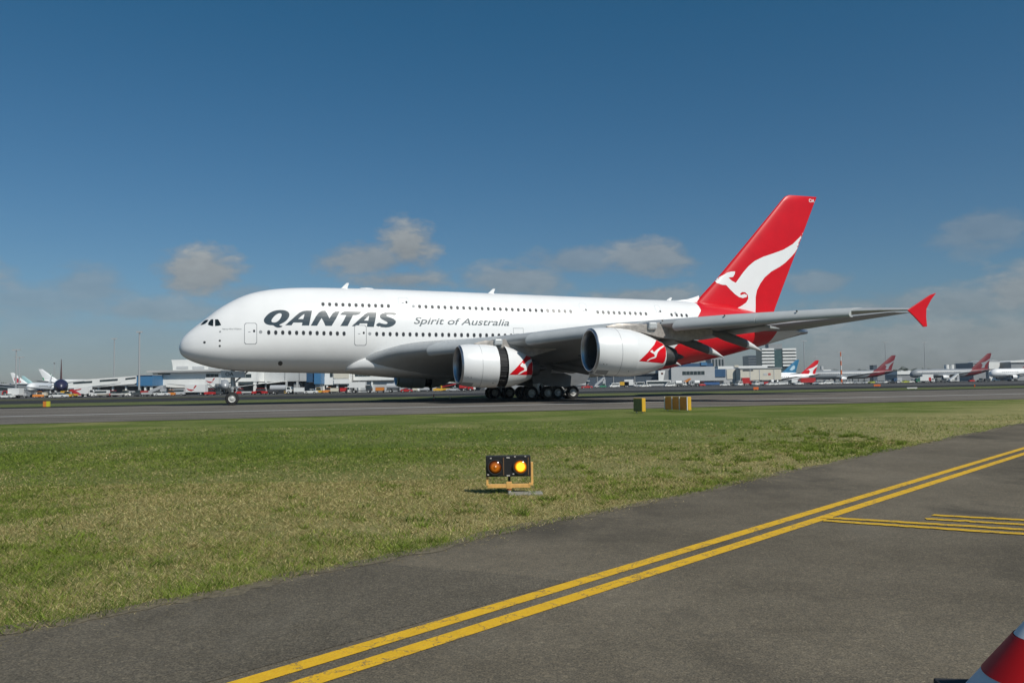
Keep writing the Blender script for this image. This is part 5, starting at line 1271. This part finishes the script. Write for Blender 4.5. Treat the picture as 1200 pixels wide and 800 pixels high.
def stairs(label, loc, rz=0, c='red', H=3.4):
    o = thing('boarding_stairs', label, 'stairs truck', loc, rz)
    m = MB(); m.prism([(-2.6, .6), (2.4, .6), (2.4, .9), (-2.6, .9)], -1, 1); m.build('chassis', vm('white'), o)
    m = MB(); m.prism([(-2.4, .95), (-1.7, .95), (2.2, H), (2.4, H + .8), (1.6, H + .8), (-2.4, 1.5)], -.9, .9); m.build('stair_flight', vm(c), o)
    m = MB(); m.box(1.3, 2.5, -.9, .9, .9, H - .1); m.build('tower', vm('silver'), o)
    vwheels(o, (-1.7, 1.6), 1.9, .4); return o
def loader(label, loc, rz=0, c='yellow'):
    o = thing('belt_loader', label, 'loader', loc, rz)
    m = MB(); m.box(-2.4, 2.2, -.9, .9, .45, 1.0); m.build('body', vm(c), o, bevel=.05)
    m = MB(); m.prism([(-3.2, 1.0), (-3.1, 1.25), (3.2, 2.5), (3.2, 2.2)], -.45, .45); m.build('conveyor', vm('red'), o)
    m = MB(); m.box(-2.2, -1.2, -.8, -.1, 1.0, 1.9); m.build('cab', vm(c), o, bevel=.05)
    vwheels(o, (-1.6, 1.5), 1.8, .36); return o
def bus(label, loc, rz=0):
    o = thing('apron_bus', label, 'bus', loc, rz); w, L, H = 2.5, 11.5, 3.0; h = L / 2
    m = MB(); m.box(-h, h, -w / 2, w / 2, .4, H); b_ = m.build('body', vm('white'), o, bevel=.15)
    for y in (-w / 2 - .012, w / 2 + .012):
        m = MB(); m.box(-h + .4, h - .4, y - .01, y + .01, 1.35, 2.5); m.build('window_band', M_glass, o)
        m = MB(); m.box(-h + .1, h - .1, y - .01, y + .01, .55, .95); m.build('side_stripe', vm('silver'), o)
    m = MB(); m.box(-h - .02, -h + .0, -w / 2 + .15, w / 2 - .15, 1.2, 2.6); m.build('windscreen', M_glass, o)
    vwheels(o, (-h + 2.3, h - 2.8), 2.3, .48); return o
def V(u, D): return (at(u, 450, D).x, D, 0)
PI = math.pi
# left apron, from the left border
car('white car at the far left beside the red and white truck', V(7.5, 244), 0, 'white')
truck('small truck with white box and red cab near the left border', V(15, 246), 0, 'red', 'white', L=5.2, H=2.9)
cart('pale baggage cart under the white jet engine at left', V(25.5, 250), .2, 'silver')
tug('yellow tug under the inlet of the dark blue jet', V(45, 246), .5, 'orange')
cart('cream covered cart below the dark blue jet', V(49.5, 252), .1, 'cream')
car('white sedan parked alone on the grass edge below the dark blue jet', V(69, 228), 0, 'white', L=4.7)
tug('yellow tug right of the dark blue jet nose', V(77.5, 240), .2, 'yellow')
loader('yellow and red belt loader beside the red stairs', V(81.5, 243), 0, 'yellow')
stairs('bright red boarding stairs in front of the white trailer', V(88.5, 246), PI, 'red', 3.0).scale = (.55, .8, .62)
truck('plain white trailer truck right of the red stairs', V(101, 252), PI, 'white', 'white', L=6.2, H=3.1)
van('white van under the left part of the corridor', V(118, 250), 0, 'white')
cart('low cream baggage cart in front of the white van', V(121, 240), 0, 'cream', L=3.2, H=.95)
tug('red tug under the corridor columns', V(131.5, 243), 0, 'red')
cart('white low cart beside the red tug', V(138, 242), 0, 'white', L=3.8, H=1.0)
tug('cream tug near the corridor\'s right end', V(146, 246), 0, 'cream')
cart('silver cart stack left of the blue gate box', V(151.5, 252), .3, 'silver')
car('white car parked under the corridor\'s right end', V(155.5, 246), .3, 'white', L=3.9)
tug('dark tug in front of the blue gate box', V(160.5, 244), .3, 'dark')
cart('red baggage cart below the blue gate box', V(167, 246), 0, 'red')
cart('silver cart by the blue gate box columns', V(172.5, 243), .2, 'silver', H=1.2)
stairs('silver boarding stairs under the left end of the white gate building', V(184, 252), 0, 'silver', 2.4)
car('white car in front of the white gate building', V(190, 243), 0, 'white', L=4.2)
tug('orange tug under the white gate building', V(199.5, 246), .2, 'orange')
van('silver van under the white gate building', V(207, 253), .2, 'silver')
truck('white catering truck with red swoosh on its box standing on the apron', V(227, 258), 0, 'dark', 'white', L=8.0, H=3.3, mark=True, name='catering_truck')
truck('white catering truck with red swoosh and box raised high beside the silver jet', V(246.5, 280), 0, 'silver', 'white', L=6.4, H=3.2, lift=2.6, mark=True, name='catering_truck')
tug('red tug left of the silver nose-on jet', V(246, 250), 0, 'red')
tug('dark tug under the silver nose-on jet', V(255, 252), .2, 'dark')
tug('red tug just right of the nose wheel', V(281, 254), .2, 'red')
cart('white baggage cart right of the nose wheel', V(289.5, 252), .1, 'white', H=1.0)
tug('red tug, left one of the pair under the canopy', V(301.5, 250), 0, 'red')
tug('red tug, right one of the pair under the canopy', V(307, 250), 0, 'red')
truck('white tanker truck below the light grey hall', V(329.5, 252), PI, 'white', 'silver', L=6.8, tank=True, name='tanker_truck')
cart('dark cart beside the white tanker truck', V(319.5, 252), 0, 'dark')
tug('yellow tug right of the white tanker truck', V(339, 256), .1, 'yellow')
cart('yellow cart below the light grey hall', V(344.5, 254), .2, 'yellow', H=1.4, L=2.2)
cart('white and red container cart left of the white car', V(350.5, 252), 0, 'white', H=2.0)
car('white car parked below the two-tone blue gate box', V(364.5, 244), 0, 'white', L=3.9)
tug('yellow tug at the base of the blue gate box', V(371.8, 252), .1, 'yellow')
tug('orange tug below the white gate wing', V(383.5, 252), .3, 'orange')
cart('cream cart below the white gate wing', V(392, 250), .1, 'cream', L=2.6)
cart('red and white cart below the wall sign', V(402.8, 250), .1, 'red', L=2.4)
tug('white tug below the wall sign', V(405.6, 253), .1, 'white')
truck('white box truck with dark chassis below the glazed white block', V(423, 248), PI, 'dark', 'white', L=6.6, H=3.3, zb=1.6)
cart('brown and yellow cart left of the silver tanker', V(445.3, 252), 0, 'orange', L=2.8)
truck('silver tanker truck below the far engine', V(464, 250), PI, 'silver', 'silver', L=5.8, tank=True, name='tanker_truck')
car('dark red car parked below the far engine', V(476.5, 244), PI, 'red', L=3.4, H=1.3)
van('pale blue-white van behind the dark red car', V(482, 258), .2, 'white')
cart('cream cart right of the pale van', V(486, 256), .2, 'cream', L=1.8, H=2.2)
cart('grey cart train in the shade of the service shed', V(497, 262), 0, 'silver', L=3.5)
tug('yellow tug in the grey bay of the service shed', V(513, 262), .1, 'yellow')
loader('yellow loader in the dark of the service shed', V(522.5, 264), 0, 'yellow')
car('grey car left of the red and white truck', V(531, 262), 0, 'silver')
truck('small red and white truck seen under the inner engine', V(546.5, 262), PI, 'red', 'red', L=4.4, H=2.8)
cart('pale cart right of the small red and white truck', V(553.5, 264), .1, 'white', L=2.2)
# between the landing gear and the tail
truck('white tanker truck right of the main landing gear', V(676.5, 335), 0, 'white', 'white', L=7.0, tank=True, name='tanker_truck')
car('red car parked right of the main landing gear', V(687.5, 330), .1, 'red')
stairs('pale boarding stairs in front of the dark hangar', V(703, 380), 0, 'silver', 4.0)
tug('green tug in front of the dark hangar', V(706.5, 372), 0, 'green')
van('white van left of the small yellow truck before the hangar', V(719.5, 380), .3, 'white')
truck('small truck with yellow box before the dark hangar', V(729, 384), 0, 'white', 'yellow', L=6, H=2.6)
truck('white truck with dark open back before the dark hangar', V(739, 384), PI, 'white', 'white', L=6.0, H=3.6)
van('silver van right of the white truck before the hangar', V(749, 384), .2, 'silver', H=2.4)
car('white car, first left of the bus', V(753.5, 372), .2, 'white', L=3.8)
car('white car, nearest to the front of the bus', V(757.5, 374), .2, 'white', L=3.6)
bus('white apron bus with dark window band before the hangar', V(771.5, 386), 0)
b = Bld('tail_stand', 'narrow white tapering tail panel standing behind the bus', 'tail panel', 771, 781, 420, 1.0)
b.poly('panel', [(772, 450), (776.5, 450), (780, 434), (772, 434.4)], M_off, 0, .6); b.box('round_mark', 775, 436.4, 777.4, 438.8, pbr('brown_mark', (.12, .05, .04), .6), -.05, 0)
van('white van right of the bus, front one', V(784, 380), .3, 'white')
van('white van right of the bus, rear one', V(789.5, 392), .4, 'white', H=2.5)
truck('white tanker truck with raised cab right of the vans', V(797.5, 388), PI, 'white', 'white', L=5, tank=True, name='tanker_truck')
stairs('brown and orange stairs below the strip window', V(803.5, 392), 0, 'orange', 3.0)
tug('dark tug below the strip window', V(809.5, 384), 0, 'dark')
truck('white tank truck below the strip window', V(814.5, 384), 0, 'silver', 'white', L=4.5, tank=True, name='tanker_truck')
tug('red tug below the strip window', V(822.5, 384), .2, 'red')
cart('blue container cart train under the blue panel', V(833, 388), 0, 'blue', L=8, H=1.9)
cart('dark container cart under the beige panel', V(843, 392), .1, 'dark', L=4, H=2.6)
car('white car with red nose under the blue panel', V(849, 374), 0, 'white')
tug('dark tug under the stair drum', V(856.5, 380), .1, 'dark')
van('white van left of the red freight loader', V(866, 378), .8, 'white')
truck('large red freight loader below the cream jet bridge', V(876, 380), PI, 'red', 'red', L=5.2, H=3.6, name='freight_loader')
van('white van right of the red freight loader', V(885.5, 376), .9, 'white')
cart('silver cart train under the jet bridge', V(892, 380), 0, 'silver', L=3.2)
cart('pink and red cart under the jet bridge', V(897.5, 380), .1, 'red', L=2.6)
car('white car, left one below the jet bridge end', V(902.2, 366), .1, 'white', L=3.8)
car('white car, right one below the jet bridge end', V(908.5, 366), .2, 'white', L=3.8)
van('white van beside the yellow tug below the white jet', V(916.5, 372), 0, 'white', H=1.7)
tug('yellow tug below the white jet with red tail', V(922.5, 378), .2, 'yellow')
truck('dark green truck below the white jet with red tail', V(928, 376), 0, 'dark', 'white', L=4.6, H=2.6)
car('white car left of the long red loader', V(936, 370), .2, 'white', L=4.0)
truck('long red freight loader in front of the red tail', V(944, 386), 0, 'red', 'red', L=8.6, H=3.2, name='freight_loader')
car('white car right of the long red loader', V(956.5, 376), .8, 'white', L=3.8)
car('white car under the grey service block, left one', V(961.5, 374), .5, 'white', L=3.8)
van('white van under the grey service block', V(970, 384), .2, 'white', H=1.9)
car('silver car just left of the banded mast', V(980, 384), .2, 'silver')
# the packed row of cars right of the banded mast
COLS = ['white', 'white', 'silver', 'white', 'dark', 'white', 'lime', 'white', 'silver', 'white', 'white', 'dark', 'white']
for k, c in enumerate(COLS):
    lab = {'white': 'white car in the packed row below the maroon-tailed jet', 'silver': 'silver car in the packed row below the maroon-tailed jet', 'dark': 'dark car in the packed row below the maroon-tailed jet', 'lime': 'lime yellow car in the packed row below the maroon-tailed jet'}[c]
    car(lab, V(992.5 + k * 4.9 + random.uniform(-.8, .8), 412 + random.uniform(-6, 8)), random.uniform(-.5, .5), c, L=4.2, group=f'{c} cars in the packed row')
truck('pale blue container truck at the end of the car row', V(1051, 424), .2, 'blue', 'silver', L=4.6, H=2.8)
car('lime and dark car below the small trees', V(1060, 412), .2, 'lime')
car('white car right of the lime car below the trees', V(1066, 414), .2, 'white')
van('silver van left of the green and white truck', V(1072, 424), .1, 'silver')
truck('green and white truck in front of the grey jet nose', V(1080, 410), 0, 'green', 'white', L=6, H=3.0)
truck('red truck right of the green and white truck', V(1088.5, 414), PI, 'white', 'red', L=5, H=2.6)
cart('white container with red end below the grey jet nose', V(1087, 440), 0, 'white', L=6, H=4.4)
tug('dark tug under the nose of the right grey jet', V(1096, 430), .1, 'dark')
stairs('white boarding stairs against the right grey jet', V(1118, 440), 0, 'white', 3.6)
tug('dark tug under the wing of the right grey jet', V(1106, 430), .1, 'dark')
tug('red tug below the right maroon tail', V(1138.5, 424), .2, 'red')
tug('dark tug below the right maroon tail', V(1149, 424), .1, 'dark')
cart('dark cart below the nose of the white jet at right', V(1157, 424), .1, 'dark')

# ------------------------------------------------------------------ trees along the skyline
M_trunk = pbr('bark', (.08, .06, .045), .9); M_leaf = pbr('leaves', (.042, .060, .028), .8, var=.5, vscale=.35); 
def tree_mesh(seed, H):
    r = np.random.default_rng(seed); m = MB(); cl = [(r.normal(0, H * .17), r.normal(0, H * .17), H * r.uniform(.45, .88), H * r.uniform(.10, .20)) for _ in range(9)]
    for (cx_, cy_, cz_, cr) in cl:
        for _ in range(70):
            d = r.normal(size=3); d /= np.linalg.norm(d); p = np.array([cx_, cy_, cz_]) + d * cr * r.uniform(.6, 1.1) * np.array([1.15, 1.15, .8]); a = r.normal(size=3); a /= np.linalg.norm(a); b_ = np.cross(a, d + .01); b_ /= np.linalg.norm(b_); s = H * .035
            m.add([p - a * s, p + b_ * s, p + a * s, p - b_ * s], [(0, 1, 2, 3)])
    t = MB(); t.tube((0, 0, 0), (0, 0, H * .5), H * .03, H * .018, n=8)
    for (cx_, cy_, cz_, cr) in cl[:5]: t.tube((0, 0, H * .4), (cx_, cy_, cz_), H * .014, H * .006, n=6)
    return m.mesh('crown', M_leaf), t.mesh('trunk', M_trunk)
TREES = [tree_mesh(i, 10) for i in range(4)]
def tree(label, u, vt, D, k, group=None):
    H = at(u, vt, D).z; s = thing('tree', label, 'tree', (at(u, 450, D).x, D, 0), k * 1.3, group); s.scale = (H / 10 * 1.15, H / 10 * 1.15, H / 10)
    for nm, me in zip(('crown', 'trunk'), TREES[k % 4]):
        o = bpy.data.objects.new(nm, me); COL.objects.link(o); o.parent = s
for i, (u, vt) in enumerate(((1057, 430.2), (1063, 430.6), (1069, 432), (1074.5, 430), (1080, 432), (1086, 431.4), (1091, 431))):
    tree('small dark skyline tree above the white terminal wing', u, vt, 720, i, 'skyline trees above the terminal wing')
for i, (u, vt) in enumerate(((992, 433), (999, 433.8), (1006, 433), (1013, 431.4), (1020, 433), (972, 433.6), (979, 433))):
    tree('faint skyline tree showing over the grey jet fuselage', u, vt, 860, i + 2, 'skyline trees over the grey jet')
for i, (u, vt) in enumerate(((1098, 432), (1104, 432.6), (1126, 431.4), (1134, 429.4), (1141, 430.6), (1176, 431.4), (1182, 430.6))):
    tree('dark skyline tree behind the right grey jet', u, vt, 800, i + 1, 'skyline trees behind the right jets')
for i, (u, vt) in enumerate(((-6, 449), (4, 450), (6, 447.4), (14, 449.4))):
    tree('faint tree behind the far left annex', u, vt, 520, i, 'trees behind the annex')
b = Bld('office_block', 'small dark block on the skyline above the grey jet', 'building', 1024, 1028.5, 1000, 10)
b.box('wall', 1024, 428, 1028.5, 450, M_navy, ground_=True); b.box('roof', 1023.8, 427.6, 1028.7, 428, M_dgrey, -.3, 10.3)

# ------------------------------------------------------------------ the air between the camera and the far side of the field
def haze():
    m = MB(); m.box(-1400, 1600, -60, 1500, -1.0, 62.0)
    mt = bpy.data.materials.new('haze_air'); mt.use_nodes = True; t = mt.node_tree; t.nodes.clear()
    v = N(t, 'ShaderNodeVolumePrincipled'); v.inputs['Color'].default_value = (.80, .88, .96, 1); v.inputs['Density'].default_value = HAZE; v.inputs['Anisotropy'].default_value = 0.1
    o = N(t, 'ShaderNodeOutputMaterial'); t.links.new(v.outputs[0], o.inputs['Volume'])
    h = m.build('haze', mt); tag(h, 'thin pale haze filling the air over the airfield', 'haze', kind='stuff')
HAZE = 0.0001
haze()
